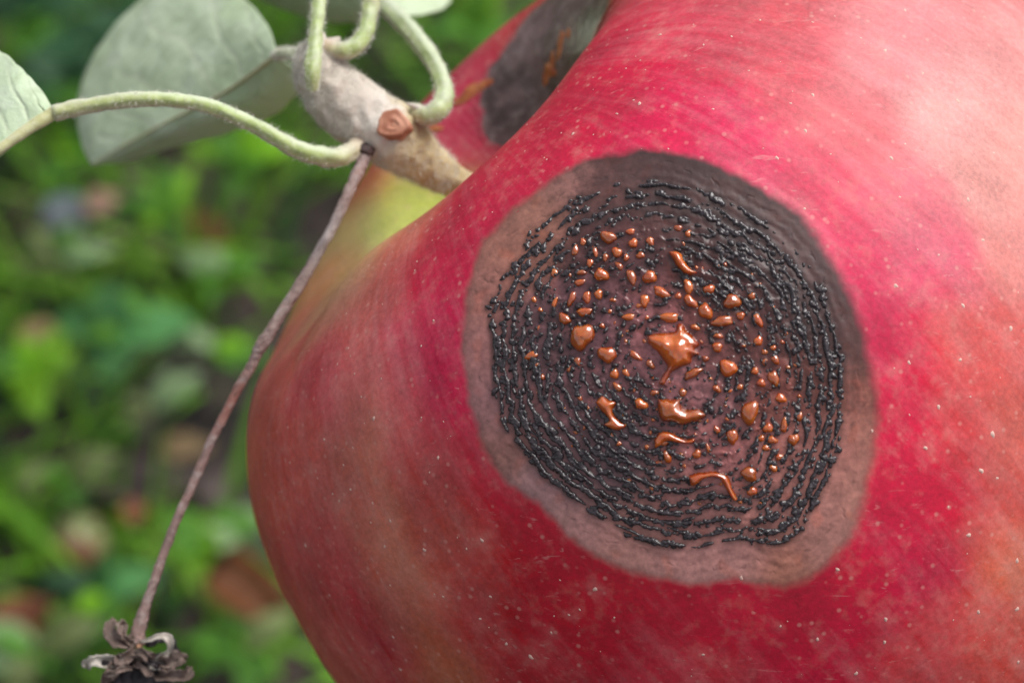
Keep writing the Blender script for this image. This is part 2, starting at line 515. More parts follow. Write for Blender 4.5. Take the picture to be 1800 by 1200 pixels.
def apple_surface(nt, nth):
    cpts = np.array([(0.0, 0.40), (0.05, 0.405), (0.11, 0.50), (0.20, 0.68), (0.30, 0.79), (0.42, 0.845), (0.56, 0.825), (0.72, 0.735), (0.86, 0.56), (0.955, 0.32), (0.995, 0.06), (0.985, -0.2), (0.92, -0.46), (0.80, -0.68), (0.64, -0.84), (0.48, -0.92), (0.34, -0.93), (0.22, -0.87), (0.12, -0.78), (0.0, -0.74)])
    Pm = np.vstack([[-cpts[1][0], cpts[1][1]], cpts, [-cpts[-2][0], cpts[-2][1]]])
    prof = []
    for i in range(1, len(Pm) - 2):
        p0, p1, p2, p3 = Pm[i - 1:i + 3]
        for u in np.arange(40) / 40:
            prof.append(0.5 * (2 * p1 + (p2 - p0) * u + (2 * p0 - 5 * p1 + 4 * p2 - p3) * u * u + (3 * p1 - p0 - 3 * p2 + p3) * u ** 3))
    prof = np.array(prof + [cpts[-1]])
    dl = np.r_[0, np.cumsum(np.hypot(*np.diff(prof, axis=0).T))]
    s = np.linspace(0, dl[-1], nt)
    pr = np.c_[np.interp(s, dl, prof[:, 0]), np.interp(s, dl, prof[:, 1])]
    th = np.linspace(0, 2 * np.pi, nth, endpoint=False)[None, :]
    r = pr[:, 0][:, None] * np.ones(nth); z = pr[:, 1][:, None] * np.ones(nth)
    rim = np.exp(-((r - 0.46) / 0.26) ** 2) * (z > 0)
    for c0, a0, w0 in LOBES:
        d = (th - c0 + np.pi) % (2 * np.pi) - np.pi
        bu = np.exp(-(d / w0) ** 2)
        z = z + rim * a0 * bu
        r = r + 0.25 * a0 * rim * bu
    r = r * (1 + 0.012 * np.cos(5 * th) * (0.3 + 0.7 * np.abs(z)))
    r = r * (1 + 0.012 * np.cos(2 * (th + 1.4)))
    bu = np.exp(-(((th - 1.5 + np.pi) % (2 * np.pi) - np.pi) / 0.75) ** 2) * np.clip((r - 0.5) / 0.35, 0, 1) ** 2
    r = r * (1 + 0.08 * bu); z = z * (1 + 0.11 * bu)
    X = np.stack([r * np.cos(th), r * np.sin(th), z], -1) * RA
    v = np.array([0, 0, 1.0]); e1 = v - A_AX * (v @ A_AX); e1 /= np.linalg.norm(e1); e2 = np.cross(A_AX, e1)
    W = X[..., 0:1] * e1 + X[..., 1:2] * e2 + X[..., 2:3] * A_AX + A_C
    # slight natural unevenness
    n = W - A_C; n = n / np.linalg.norm(n, axis=-1, keepdims=True)
    W = W + n * (0.18 * perlin(W[..., 0] * 0.09, W[..., 1] * 0.09, W[..., 2] * 0.09, 1))[..., None]
    return W, np.stack([np.broadcast_to(th, r.shape) / (2 * np.pi), np.broadcast_to(np.linspace(0, 1, nt)[:, None], r.shape)], -1)


NT_, NH_ = 340, 640
AW, AUV = apple_surface(NT_, NH_)
AV = AW.reshape(-1, 3)
AF = grid_faces(NT_, NH_, True)
bvh = BVHTree.FromPolygons([tuple(v) for v in AV], [tuple(int(i) for i in f) for f in AF])


def hit(px, py):
    d = at(px, py, 1.0); d = d / np.linalg.norm(d)
    loc, nor, idx, dist = bvh.ray_cast(Vector((0, 0, 0)), Vector(d))
    if loc is None:
        return None, None
    nor = np.array(nor)
    if nor @ d > 0:
        nor = -nor
    return np.array(loc), nor


apple_base = cam2w(A_C - A_AX * RA * 0.8)
apple = put('apple', None, loc=apple_base, label='large red apple with a dark round ringed rot lesion oozing orange drops', cat='apple')

# ---- lesion outlines (photo pixels), as polar curves round a centre
LC = np.array([1185.0, 640.0])
OUT = np.array([(1130, 262), (1087, 272), (1027, 282), (967, 318), (933, 343), (897, 377), (867, 407), (847, 430), (830, 470), (820, 523), (815, 573), (813, 623), (817, 656), (822, 697), (834, 739), (849, 787), (867, 821), (905, 859), (950, 885), (976, 919), (1010, 952), (1055, 982), (1119, 1007), (1175, 1020), (1224, 1026), (1292, 1016), (1330, 1027), (1375, 1033), (1420, 1016), (1461, 990), (1499, 937), (1517, 892), (1525, 844), (1538, 787), (1542, 742), (1536, 675), (1525, 619), (1510, 557), (1497, 523), (1477, 487), (1450, 443), (1427, 400), (1390, 367), (1357, 343), (1310, 317), (1260, 292), (1200, 272), (1167, 265)], float)
RING = np.array([(862, 600), (868, 680), (885, 740), (930, 800), (1000, 870), (1065, 915), (1130, 950), (1210, 962), (1290, 945), (1385, 955), (1420, 910), (1445, 860), (1470, 780), (1478, 700), (1475, 620), (1455, 540), (1420, 470), (1370, 410), (1300, 365), (1230, 335), (1150, 318), (1080, 325), (1010, 355), (950, 400), (900, 450), (872, 520)], float)


def polar(poly):
    d = poly - LC
    a = np.arctan2(d[:, 1], d[:, 0]); r = np.hypot(d[:, 0], d[:, 1])
    o = np.argsort(a); a, r = a[o], r[o]
    ag = np.linspace(-np.pi, np.pi, 721)
    rg = np.interp(ag, np.r_[a - 2 * np.pi, a, a + 2 * np.pi], np.r_[r, r, r])
    k = np.exp(-(np.arange(-6, 7) / 3.0) ** 2); k /= k.sum()
    rg = np.convolve(np.r_[rg[-7:-1], rg, rg[1:7]], k, 'valid')
    return lambda phi: np.interp(phi, ag, rg)


r_out, r_ring = polar(OUT), polar(RING)


def lesion_s(px, py):
    dx, dy = px - LC[0], py - LC[1]
    return np.hypot(dx, dy), np.arctan2(dy, dx)


# ---- pigment of the skin: sampled tones, shading included, spread over the surface by distance
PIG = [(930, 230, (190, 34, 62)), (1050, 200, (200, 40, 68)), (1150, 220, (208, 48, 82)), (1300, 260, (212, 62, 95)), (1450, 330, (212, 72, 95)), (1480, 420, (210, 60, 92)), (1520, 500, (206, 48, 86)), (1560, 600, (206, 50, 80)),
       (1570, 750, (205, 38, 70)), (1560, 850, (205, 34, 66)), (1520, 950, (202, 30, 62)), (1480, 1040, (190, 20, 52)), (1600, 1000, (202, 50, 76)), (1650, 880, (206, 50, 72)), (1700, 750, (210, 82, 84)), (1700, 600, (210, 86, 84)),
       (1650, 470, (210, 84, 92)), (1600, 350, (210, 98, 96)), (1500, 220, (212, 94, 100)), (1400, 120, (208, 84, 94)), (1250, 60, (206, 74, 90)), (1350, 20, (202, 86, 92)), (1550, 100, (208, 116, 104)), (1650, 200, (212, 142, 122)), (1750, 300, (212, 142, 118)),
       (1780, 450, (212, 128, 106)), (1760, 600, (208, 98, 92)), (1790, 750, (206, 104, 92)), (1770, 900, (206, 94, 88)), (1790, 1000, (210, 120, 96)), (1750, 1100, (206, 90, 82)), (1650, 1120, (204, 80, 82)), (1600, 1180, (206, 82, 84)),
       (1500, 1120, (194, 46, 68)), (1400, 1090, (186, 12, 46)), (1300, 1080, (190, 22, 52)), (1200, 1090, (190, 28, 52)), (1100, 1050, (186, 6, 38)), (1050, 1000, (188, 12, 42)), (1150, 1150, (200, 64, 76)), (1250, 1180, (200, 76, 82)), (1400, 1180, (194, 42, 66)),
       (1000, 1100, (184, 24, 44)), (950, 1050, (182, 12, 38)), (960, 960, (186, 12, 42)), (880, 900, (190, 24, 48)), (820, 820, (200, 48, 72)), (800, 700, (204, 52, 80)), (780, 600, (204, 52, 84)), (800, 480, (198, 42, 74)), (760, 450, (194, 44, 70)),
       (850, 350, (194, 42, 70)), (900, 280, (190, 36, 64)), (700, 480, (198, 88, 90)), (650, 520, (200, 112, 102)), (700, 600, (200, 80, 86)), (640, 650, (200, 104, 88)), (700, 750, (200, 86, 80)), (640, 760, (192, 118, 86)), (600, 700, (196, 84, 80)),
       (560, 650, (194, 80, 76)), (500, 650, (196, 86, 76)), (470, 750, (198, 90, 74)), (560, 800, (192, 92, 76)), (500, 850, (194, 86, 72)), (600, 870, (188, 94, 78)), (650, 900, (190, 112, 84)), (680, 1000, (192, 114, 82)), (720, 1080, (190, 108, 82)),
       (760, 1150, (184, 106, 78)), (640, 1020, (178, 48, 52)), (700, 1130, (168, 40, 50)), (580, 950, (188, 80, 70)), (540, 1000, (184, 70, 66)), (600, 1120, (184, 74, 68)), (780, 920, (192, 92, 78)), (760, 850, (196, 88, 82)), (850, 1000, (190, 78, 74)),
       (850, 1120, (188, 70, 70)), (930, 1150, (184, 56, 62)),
       (700, 370, (196, 208, 104)), (660, 390, (214, 218, 136)), (740, 350, (180, 196, 88)), (620, 420, (226, 208, 140)), (600, 460, (206, 152, 108)), (575, 490, (202, 140, 100)), (530, 560, (202, 112, 94)), (655, 330, (200, 100, 82)), (690, 335, (200, 180, 92)), (505, 600, (200, 104, 86)),  # yellow-green hollow, its tones lightened to make up for the shade in it
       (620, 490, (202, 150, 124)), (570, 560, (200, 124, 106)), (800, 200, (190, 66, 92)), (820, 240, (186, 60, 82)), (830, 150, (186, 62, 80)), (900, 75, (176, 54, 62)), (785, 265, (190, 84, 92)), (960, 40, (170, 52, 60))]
PP, PC = [], []
PIG += [(640, 455, (214, 172, 120)), (600, 497, (212, 168, 120)), (565, 538, (206, 148, 114)), (690, 432, (206, 116, 98))]
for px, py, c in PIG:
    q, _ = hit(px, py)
    if px < 740 and py > 560:  # lower left tones lightened to make up for the weak light there
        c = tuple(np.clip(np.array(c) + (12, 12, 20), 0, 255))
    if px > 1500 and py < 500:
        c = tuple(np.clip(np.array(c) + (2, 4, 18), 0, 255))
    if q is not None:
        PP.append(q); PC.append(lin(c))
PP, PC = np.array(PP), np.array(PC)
GAIN = 0.86


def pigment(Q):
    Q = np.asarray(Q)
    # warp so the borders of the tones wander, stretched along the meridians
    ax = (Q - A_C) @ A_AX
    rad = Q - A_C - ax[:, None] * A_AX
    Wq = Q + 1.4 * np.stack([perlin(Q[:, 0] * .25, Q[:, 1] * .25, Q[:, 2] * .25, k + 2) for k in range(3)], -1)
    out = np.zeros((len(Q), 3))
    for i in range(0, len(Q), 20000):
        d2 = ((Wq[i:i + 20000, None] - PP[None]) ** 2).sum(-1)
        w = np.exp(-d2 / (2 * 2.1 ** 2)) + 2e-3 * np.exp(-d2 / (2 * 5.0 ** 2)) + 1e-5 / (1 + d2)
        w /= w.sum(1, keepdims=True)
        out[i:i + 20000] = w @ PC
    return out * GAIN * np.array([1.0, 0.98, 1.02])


# ---- skin material (also used, mixed, at the border of the lesion)
def skin_nodes(m):
    p = m.pos()
    pig = m('Attribute', attribute_name='pigment').outputs['Color']
    mer = m('Attribute', attribute_name='meridian').outputs['Vector']
    mp = m('Mapping'); mp.inputs['Scale'].default_value = (90, 12, 12); m.l.new(mer, mp.inputs[0])
    streak = m.noise(mp.outputs[0], 1.0, 4, 0.6, 0.4)
    mp2 = m('Mapping'); mp2.inputs['Scale'].default_value = (300, 90, 90); m.l.new(mer, mp2.inputs[0])
    streak2 = m.noise(mp2.outputs[0], 1.0, 3, 0.6)
    blotch = m.noise(p, 170, 4, 0.6)
    grain = m.noise(p, 2600, 3, 0.7)
    fine = m.noise(p, 900, 3, 0.6)
    hs = m('HueSaturation'); m.l.new(pig, hs.inputs['Color'])
    v = m.math('ADD', m.rng(streak, 0.25, 0.75, -0.045, 0.045), m.rng(blotch, 0.3, 0.7, -0.22, 0.18))
    v = m.math('ADD', v, m.rng(streak2, 0.3, 0.7, -0.02, 0.02))
    v = m.math('ADD', v, m.rng(grain, 0.3, 0.7, -0.16, 0.16))
    m.l.new(m.math('ADD', v, 1.0), hs.inputs['Value'])
    m.l.new(m.rng(m.math('ADD', streak, m.math('MULTIPLY', fine, 0.5)), 0.5, 1.0, 1.10, 0.96), hs.inputs['Saturation'])
    # pale flecks where the red is thin
    pale = m.rng(m.math('ADD', m.math('MULTIPLY', m.math('ADD', m.math('MULTIPLY', blotch, 1.5), m.math('MULTIPLY', streak, 0.3)), 0.32), m.math('MULTIPLY', fine, 0.7)), 0.66, 0.9, 0, 0.24)
    col = m.mix(pale, hs.outputs[0], (0.56, 0.27, 0.19))
    # fine pale scuffs and pin-point specks
    mp3 = m('Mapping'); mp3.inputs['Scale'].default_value = (420, 2300, 2300); m.l.new(p, mp3.inputs[0])
    scuff = m.noise(mp3.outputs[0], 1.0, 3, 0.6, 0.6)
    where = m.noise(p, 210, 2, 0.5)
    sc_ = m.math('MULTIPLY', m.rng(scuff, 0.62, 0.72, 0, 0.28), m.rng(where, 0.42, 0.62, 0, 1))
    col = m.mix(sc_, col, (0.66, 0.40, 0.36))
    vo = m('TexVoronoi', i_Scale=1150.0, i_Randomness=1.0); m.l.new(p, vo.inputs['Vector'])
    vr = m('SeparateColor'); m.l.new(vo.outputs['Color'], vr.inputs[0])
    spk = m.math('MULTIPLY', m.rng(vo.outputs['Distance'], 0.10, 0.26, 0.36, 0), m.rng(vr.outputs[0], 0.55, 0.75, 0, 1))
    col = m.mix(spk, col, (0.66, 0.36, 0.30))
    h = m.math('ADD', m.math('MULTIPLY', fine, 0.6), m.math('MULTIPLY', grain, 0.5))
    nrm = m.bump(h, 0.5, 0.00007)
    rough = m.rng(fine, 0.3, 0.7, 0.50, 0.62)
    return col, rough, nrm


m = NT('apple_skin')
c, r_, n_ = skin_nodes(m)
m.p(Base_Color=c, Roughness=r_, Normal=n_)
m.b.inputs['Specular IOR Level'].default_value = 0.42
MAT_SKIN = m.m

LEN = [(1160, 61, 7), (1124, 182, 8), (1007, 235, 7), (1429, 167, 7), (1416, 230, 7), (1556, 89, 8), (1622, 129, 6), (1684, 178, 9), (1567, 278, 8), (1414, 367, 6), (1591, 253, 5), (1702, 351, 8), (1747, 269, 6), (1591, 18, 6), (1575, 502, 8), (1693, 537, 8), (1777, 577, 9), (1728, 422, 7), (1650, 448, 5), (1598, 637, 7), (1688, 632, 7), (1650, 715, 8), (1745, 763, 11), (1627, 787, 8), (1572, 647, 4), (1533, 757, 7), (1725, 827, 10), (1753, 840, 6), (1703, 940, 9), (1720, 1075, 8), (1788, 985, 9), (1788, 1070, 9), (1557, 1088, 8), (1437, 1123, 7), (1555, 1128, 7), (1505, 1183, 8), (1472, 1000, 8), (1790, 1163, 7), (1303, 1015, 9), (1046, 1035, 9), (1019, 1071, 5), (969, 1111, 5), (1000, 1080, 5), (933, 1154, 10), (1236, 1150, 6), (1372, 1100, 5), (770, 804, 7), (755, 830, 4), (676, 960, 6), (746, 966, 8), (820, 964, 5), (847, 949, 8), (779, 1048, 5), (862, 1048, 6), (844, 1087, 6), (890, 1131, 7), (691, 1119, 6), (704, 1176, 7), (616, 860, 6), (596, 880, 5), (537, 958, 7), (570, 772, 6), (686, 915, 6), (657, 735, 8), (1175, 262, 5), (1128, 262, 4)]
# push the skin under the lesion in by 0.5 mm (the lesion sheet lies there)
PXV = 900 + FPX * AV[:, 0] / -AV[:, 2]; PYV = 600 - FPX * AV[:, 1] / -AV[:, 2]
rr_, ph_ = lesion_s(PXV, PYV)
inside = 1 - sstep(-26, -6, rr_ - r_out(ph_))
front = -AV[:, 2] < 190
AN = AV - A_C; AN /= np.linalg.norm(AN, axis=1, keepdims=True)
AVs = AV - AN * (0.5 * inside * front)[:, None]
MER = np.concatenate([AUV.reshape(-1, 2), np.zeros((len(AV), 1))], 1)
MER[:, 0] = np.abs(MER[:, 0] - 0.5) * 2          # no seam
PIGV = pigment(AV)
for x, y, r0 in LEN:                              # pale halo round each larger lenticel
    q, n = hit(x, y)
    d2 = ((AV - q) ** 2).sum(1)
    wgt = (0.13 * np.exp(-d2 / (0.05 * r0 + 0.40) ** 2))[:, None]
    PIGV = PIGV * (1 - wgt) + np.array([0.60, 0.34, 0.30]) * wgt
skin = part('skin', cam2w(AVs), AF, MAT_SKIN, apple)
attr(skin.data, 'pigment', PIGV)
attr(skin.data, 'meridian', MER, 'FLOAT_VECTOR')

# ------------------------------------------------------------------ lesion sheet
ST = 1.5
gx = np.arange(790, 1566, ST); gy = np.arange(240, 1056, ST)
CS = 12.0                                        # coarse rays, then smooth interpolation
cxs = np.arange(760, 1600, CS); cys = np.arange(210, 1090, CS)
Dc = np.array([[-(hit(x, y)[0][2]) for x in cxs] for y in cys])
k = np.exp(-(np.arange(-3, 4) / 1.3) ** 2); k /= k.sum()
Dp = np.pad(Dc, 3, mode='reflect', reflect_type='odd')
Dp = np.apply_along_axis(lambda a: np.convolve(a, k, 'valid'), 0, Dp)
Dp = np.apply_along_axis(lambda a: np.convolve(a, k, 'valid'), 1, Dp)


def cubic_w(t):
    return np.stack([-0.5 * t + t * t - 0.5 * t ** 3, 1 - 2.5 * t * t + 1.5 * t ** 3, 0.5 * t + 2 * t * t - 1.5 * t ** 3, -0.5 * t * t + 0.5 * t ** 3], 0)


def depth_at(px, py):
    px = np.asarray(px, float); py = np.asarray(py, float)
    u = (px - cxs[0]) / CS; v = (py - cys[0]) / CS
    i = np.clip(u.astype(int), 1, len(cxs) - 3); j = np.clip(v.astype(int), 1, len(cys) - 3)
    wu, wv = cubic_w(u - i), cubic_w(v - j)
    out = 0
    for a in range(4):
        for b in range(4):
            out = out + wv[a] * wu[b] * Dp[j + a - 1, i + b - 1]
    return out


def surf(px, py, h=0.0):
    """point of the lesion sheet at photo pixel, raised by h pixels (1 px = 0.041 mm), camera mm"""
    px = np.asarray(px, float); py = np.asarray(py, float)
    e = 2.0
    P0 = at(px, py, depth_at(px, py))
    Pu = at(px + e, py, depth_at(px + e, py)) - P0
    Pv = at(px, py - e, depth_at(px, py - e)) - P0
    n = np.cross(Pu, Pv); n /= np.linalg.norm(n, axis=-1, keepdims=True)
    return P0 + n * (np.asarray(h, float) * 0.041 + 0.03)[..., None]


X, Y = np.meshgrid(gx, gy)
RR, PH = lesion_s(X, Y)
RO, RG = r_out(PH), r_ring(PH)
wob = 5 * perlin(X / 40, Y / 40, 1) + 2.5 * perlin(X / 14, Y / 14, 2)
EDGE = RO - RR + wob                              # >0 inside the lesion, pixels
Srel = RR / RG

# zone weights by control points: (x, y, crust density, ring strength)
ZON = [(880, 560, .62, .25), (890, 480, .35, .3), (930, 520, .55, .15), (900, 640, .62, .55), (950, 600, .35, .1), (930, 740, .55, 1.), (1000, 700, .30, .8), (1000, 800, .55, 1.), (1060, 860, .5, 1.), (1100, 780, .5, .7), (1150, 850, .55, .5), (1130, 920, .45, 1.), (1220, 930, .45, 1.), (1220, 860, .42, .6), (1320, 880, .45, .5), (1390, 920, .6, .5), (1430, 830, .6, .7), (1460, 760, .62, .8), (1400, 760, .32, .3),
       (1465, 660, .62, .6), (1440, 580, .6, .4), (1400, 520, .5, .5), (1420, 640, .25, .3), (1350, 470, .40, .7), (1300, 430, .42, .9), (1250, 370, .30, .8), (1330, 400, .28, .8), (1180, 345, .25, .8), (1130, 330, .28, .8), (1080, 390, .12, .3), (1050, 360, .35, .6), (1000, 390, .45, .5), (950, 440, .4, .7), (1010, 430, .2, .2), (1270, 480, .45, .5),
       (1100, 500, .12, .1), (1050, 480, .22, .1), (1030, 560, .2, .1), (1130, 600, .15, .2), (1180, 560, .12, .1), (1230, 580, .15, .1), (1120, 680, .28, .6), (1240, 690, .15, .2), (1300, 700, .42, .2), (1330, 640, .25, .1), (1370, 680, .28, .2), (1260, 740, .40, .2), (1230, 790, .12, .1), (1290, 800, .12, .1), (1190, 770, .42, .3), (1350, 830, .35, .2), (1400, 400, .05, .3)]
Z = np.array(ZON, float)
cy_, cx_ = np.arange(240, 1057, 12.0), np.arange(790, 1567, 12.0)
ZX, ZY = np.meshgrid(cx_, cy_)
d2 = (ZX[..., None] - Z[:, 0]) ** 2 + (ZY[..., None] - Z[:, 1]) ** 2
w = np.exp(-d2 / (2 * 32 ** 2)) + 1e-6 / (1 + d2)
w /= w.sum(-1, keepdims=True)


def coarse(vals):
    G = w @ vals
    u = np.clip((X - cx_[0]) / 12, 0, len(cx_) - 1.001); v = np.clip((Y - cy_[0]) / 12, 0, len(cy_) - 1.001)
    i, j = u.astype(int), v.astype(int); fu, fv = (u - i), (v - j)
    if G.ndim == 3:
        fu, fv = fu[..., None], fv[..., None]
    return (G[j, i] * (1 - fu) + G[j, i + 1] * fu) * (1 - fv) + (G[j + 1, i] * (1 - fu) + G[j + 1, i + 1] * fu) * fv


DEN, RST = coarse(Z[:, 2]) * 0.92, coarse(Z[:, 3]) * 0.9
DEN = DEN * (1 - sstep(0.985, 1.02, Srel + 0.012 * perlin(X / 30, Y / 30, 7)))

# ring phase: about 23 px between rings, wandering
arc = PH * 230
phase = RR / RG * 320 / 19.5 + 0.6 * perlin(X / 80, Y / 80, 4) + 0.30 * perlin(X / 24, Y / 24, 5)
ringt = np.cos(2 * np.pi * phase)
# lumpy noise, drawn out a little along the ring
ca, sa = np.cos(PH), np.sin(PH)
# pustules: small domes strung along the rings, scattered where the rings break up
rq = np.random.default_rng(101)
pust = []


def gval(G, x, y):
    i = int((x - gx[0]) / ST); j = int((y - gy[0]) / ST)
    return float(G[j, i]) if 0 <= i < G.shape[1] and 0 <= j < G.shape[0] else 0.0


for kr in range(2, 17):
    s0 = (kr + 0.35) * 19.5 / 320.0
    a = rq.uniform(0, 6)
    a1 = a + 2 * np.pi
    while a < a1:
        aa = (a + np.pi) % (2 * np.pi) - np.pi
        rr0 = s0 * float(r_ring(aa)) + 9.0 * float(perlin(math.cos(aa) * 3.1 + kr * .2, math.sin(aa) * 3.1, 4.4)) + 5.0 * float(perlin(math.cos(aa) * 9, math.sin(aa) * 9, kr * 1.3))
        x, y = LC[0] + rr0 * math.cos(aa), LC[1] + rr0 * math.sin(aa)
        den, rs = gval(DEN, x, y), gval(RST, x, y)
        jit = 1.6 + 5.0 * (1 - rs)
        gap = float(perlin(math.cos(aa) * rr0 / 38, math.sin(aa) * rr0 / 38, kr * 2.7))
        if gap > 0.34 - den * 1.5 and rq.uniform() < 0.9:
            rad = (1.5 + 3.6 * rq.uniform() ** 1.6) * (0.8 + 0.45 * den) * (1.15 if rq.uniform() < .15 else 1)
            pust.append((x + rq.normal() * jit * 0.7, y + rq.normal() * jit * 0.7, rad, rad * rq.uniform(0.9, 1.3) * (1 + 1.0 * rs * rq.uniform()), aa + rq.normal() * 0.45))
        a += rq.uniform(2.6, 5.4) / max(rr0, 30)
CRH = np.full(X.shape, -1.0)
WX = X + 2.6 * perlin(X / 8, Y / 8, 31) + 1.1 * perlin(X / 3.6, Y / 3.6, 33)
WY = Y + 2.6 * perlin(X / 8, Y / 8, 32) + 1.1 * perlin(X / 3.6, Y / 3.6, 34)
PUH = np.full(X.shape, -1.0)
for (x, y, ra, rb, aa) in pust:
    i, j = int((x - gx[0]) / ST), int((y - gy[0]) / ST)
    n_ = int(max(ra, rb) * 1.3 / ST) + 4
    sl = (slice(max(j - n_, 0), j + n_ + 1), slice(max(i - n_, 0), i + n_ + 1))
    dx, dy = WX[sl] - x, WY[sl] - y
    u = dx * math.cos(aa) + dy * math.sin(aa); v = -dx * math.sin(aa) + dy * math.cos(aa)
    q = 1 - (u / ra) ** 2 - (v / rb) ** 2
    CRH[sl] = np.maximum(CRH[sl], q)
    PUH[sl] = np.maximum(PUH[sl], np.where(q > 0, 0.9 * min(ra, rb) * np.sqrt(np.clip(q, 0, 1)), -1))
# wrinkled ridges that run along the rings and merge with the domes
l1 = perlin(RR / 8.5, arc / 21, 6.1) + 0.45 * perlin(X / 6.0, Y / 6.0, 8.2)
gaps = perlin(RR / 20, arc / 50, 11.7)
phase2 = RR / RG * 320 / 19.5 - 0.35 + 0.55 * perlin(X / 60, Y / 60, 4) + 0.3 * perlin(X / 20, Y / 20, 5)
Er = 0.50 * np.cos(2 * np.pi * phase2) + 0.62 * l1 + 0.45 * gaps
qs = np.quantile(Er[Srel < 1], np.linspace(0, 1, 101))
tr_ = np.interp(1 - np.clip(DEN * (0.26 + 0.78 * RST), 0, 0.8), np.linspace(0, 1, 101), qs)
Rg = np.where((DEN > 0.05) & (Srel < 1.04), Er - tr_, -1.0)
CRH = np.maximum(CRH, Rg * 2)
PUH = np.maximum(PUH, np.where(Rg > 0, 4.4 * np.sqrt(np.clip(Rg / 0.5, 0, 1)) * (1 + 0.4 * perlin(X / 4.5, Y / 4.5, 44)), -1))
CR = np.where(Srel > 1.06, -1.0, CRH)
kk = np.exp(-(np.arange(-12, 13) / 6.5) ** 2); kk /= kk.sum()
COV = (CR > 0).astype(float)
COV = np.apply_along_axis(lambda q: np.convolve(q, kk, 'same'), 0, COV)
COV = np.apply_along_axis(lambda q: np.convolve(q, kk, 'same'), 1, COV)

# sheet relief, in pixels
inner = 1 - sstep(0.55, 0.95, Srel)
fade = sstep(0, 45, EDGE)
rel = fade * (1.2 * perlin(X / 60, Y / 60, 12) + (1.8 * inner + 0.7) * perlin(X / 22, Y / 22, 13) + 0.22 * perlin(X / 7, Y / 7, 14))
rel = rel + fade * 0.35 * np.cos(2 * np.pi * phase) * sstep(0.3, 0.6, Srel)
flap = perlin(X / 17 + 0.6 * perlin(X / 25, Y / 25, 41), Y / 13 + 0.6 * perlin(X / 25, Y / 25, 42), 15) + 0.4 * perlin(X / 7, Y / 7, 43)
rel = rel + fade * inner * 2.2 * sstep(0.2, 0.32, flap) * (0.5 + 1.2 * perlin(X / 30, Y / 30, 16))
rim_line = np.exp(-((EDGE - 30 - 30 * perlin(X / 45, Y / 45, 17) - 5 * perlin(X / 9, Y / 9, 35)) / 2.0) ** 2) * sstep(0.0, 0.4, perlin(X / 22, Y / 22, 18))
rel = rel - 0.7 * rim_line
rel = rel - 2.0 * fade                            # a little sunken
rel = rel - 3.0 * np.exp(-(np.hypot(X - 1385, Y - 465) / 7.0) ** 2)   # a pit

SHEET_H = rel
COLS = [(1120, 285, (92, 66, 64)), (1000, 310, (132, 100, 92)), (1200, 300, (80, 56, 54)), (1300, 340, (84, 58, 54)), (1400, 420, (90, 63, 60)), (1470, 520, (88, 60, 58)), (1500, 600, (100, 68, 63)), (1525, 690, (132, 85, 72)), (1520, 780, (156, 110, 95)), (1500, 860, (165, 123, 108)), (1450, 960, (158, 121, 109)), (1380, 1010, (162, 115, 95)), (1290, 990, (180, 140, 131)), (1200, 1000, (182, 142, 133)), (1100, 970, (180, 140, 129)), (1000, 920, (176, 140, 133)), (940, 870, (155, 129, 127)), (870, 800, (145, 109, 98)), (840, 720, (154, 118, 116)), (830, 620, (158, 118, 112)), (840, 520, (154, 113, 102)), (880, 440, (154, 113, 97)), (940, 380, (144, 108, 92)),
        (1100, 480, (100, 72, 74)), (1050, 560, (108, 82, 88)), (1130, 560, (132, 92, 93)), (1250, 600, (120, 78, 74)), (1150, 650, (124, 90, 93)), (1300, 600, (104, 71, 68)), (1230, 670, (128, 94, 96)), (1400, 700, (126, 79, 70)), (1250, 800, (140, 96, 94)), (1400, 800, (156, 110, 101)), (1000, 700, (128, 97, 101)), (950, 600, (118, 92, 96)), (1050, 800, (118, 94, 99)), (1300, 440, (82, 56, 56)), (1180, 400, (92, 66, 64)), (1200, 880, (160, 119, 113)), (1330, 900, (165, 122, 113)), (1000, 830, (145, 114, 115)), (1250, 500, (98, 62, 58)), (1440, 900, (165, 123, 112)), (1460, 800, (150, 106, 97)), (900, 700, (140, 108, 108)), (1080, 320, (100, 72, 68)), (1060, 420, (98, 68, 68))]
C_ = np.array([lin(c) for _, _, c in COLS]); K = np.array([(a, b) for a, b, _ in COLS], float)
d2 = (ZX[..., None] - K[:, 0]) ** 2 + (ZY[..., None] - K[:, 1]) ** 2
w = np.exp(-d2 / (2 * 34 ** 2)) + 1e-6 / (1 + d2)
w /= w.sum(-1, keepdims=True)
BASE = coarse(C_) * (0.98 + 0.06 * inner)[..., None]
mott = 1 + 0.22 * perlin(X / 26, Y / 26, 19) + 0.16 * perlin(X / 9, Y / 9, 20) + 0.10 * perlin(X / 4, Y / 4, 21)
BASE = BASE * mott[..., None] * np.array([1.20, 0.92, 0.93])
lum_ = BASE @ np.array([0.3, 0.6, 0.1])
BASE = BASE * np.clip(lum_ / 0.17, 0.60, 1.0)[..., None]
tint = sstep(0.25, 0.6, perlin(X / 33, Y / 33, 22))
BASE = BASE * (1 - 0.5 * tint[..., None]) + (BASE * np.array([1.15, 0.86, 0.74])) * (0.5 * tint[..., None])
BASE = BASE * (1 - 0.28 * rim_line[..., None])
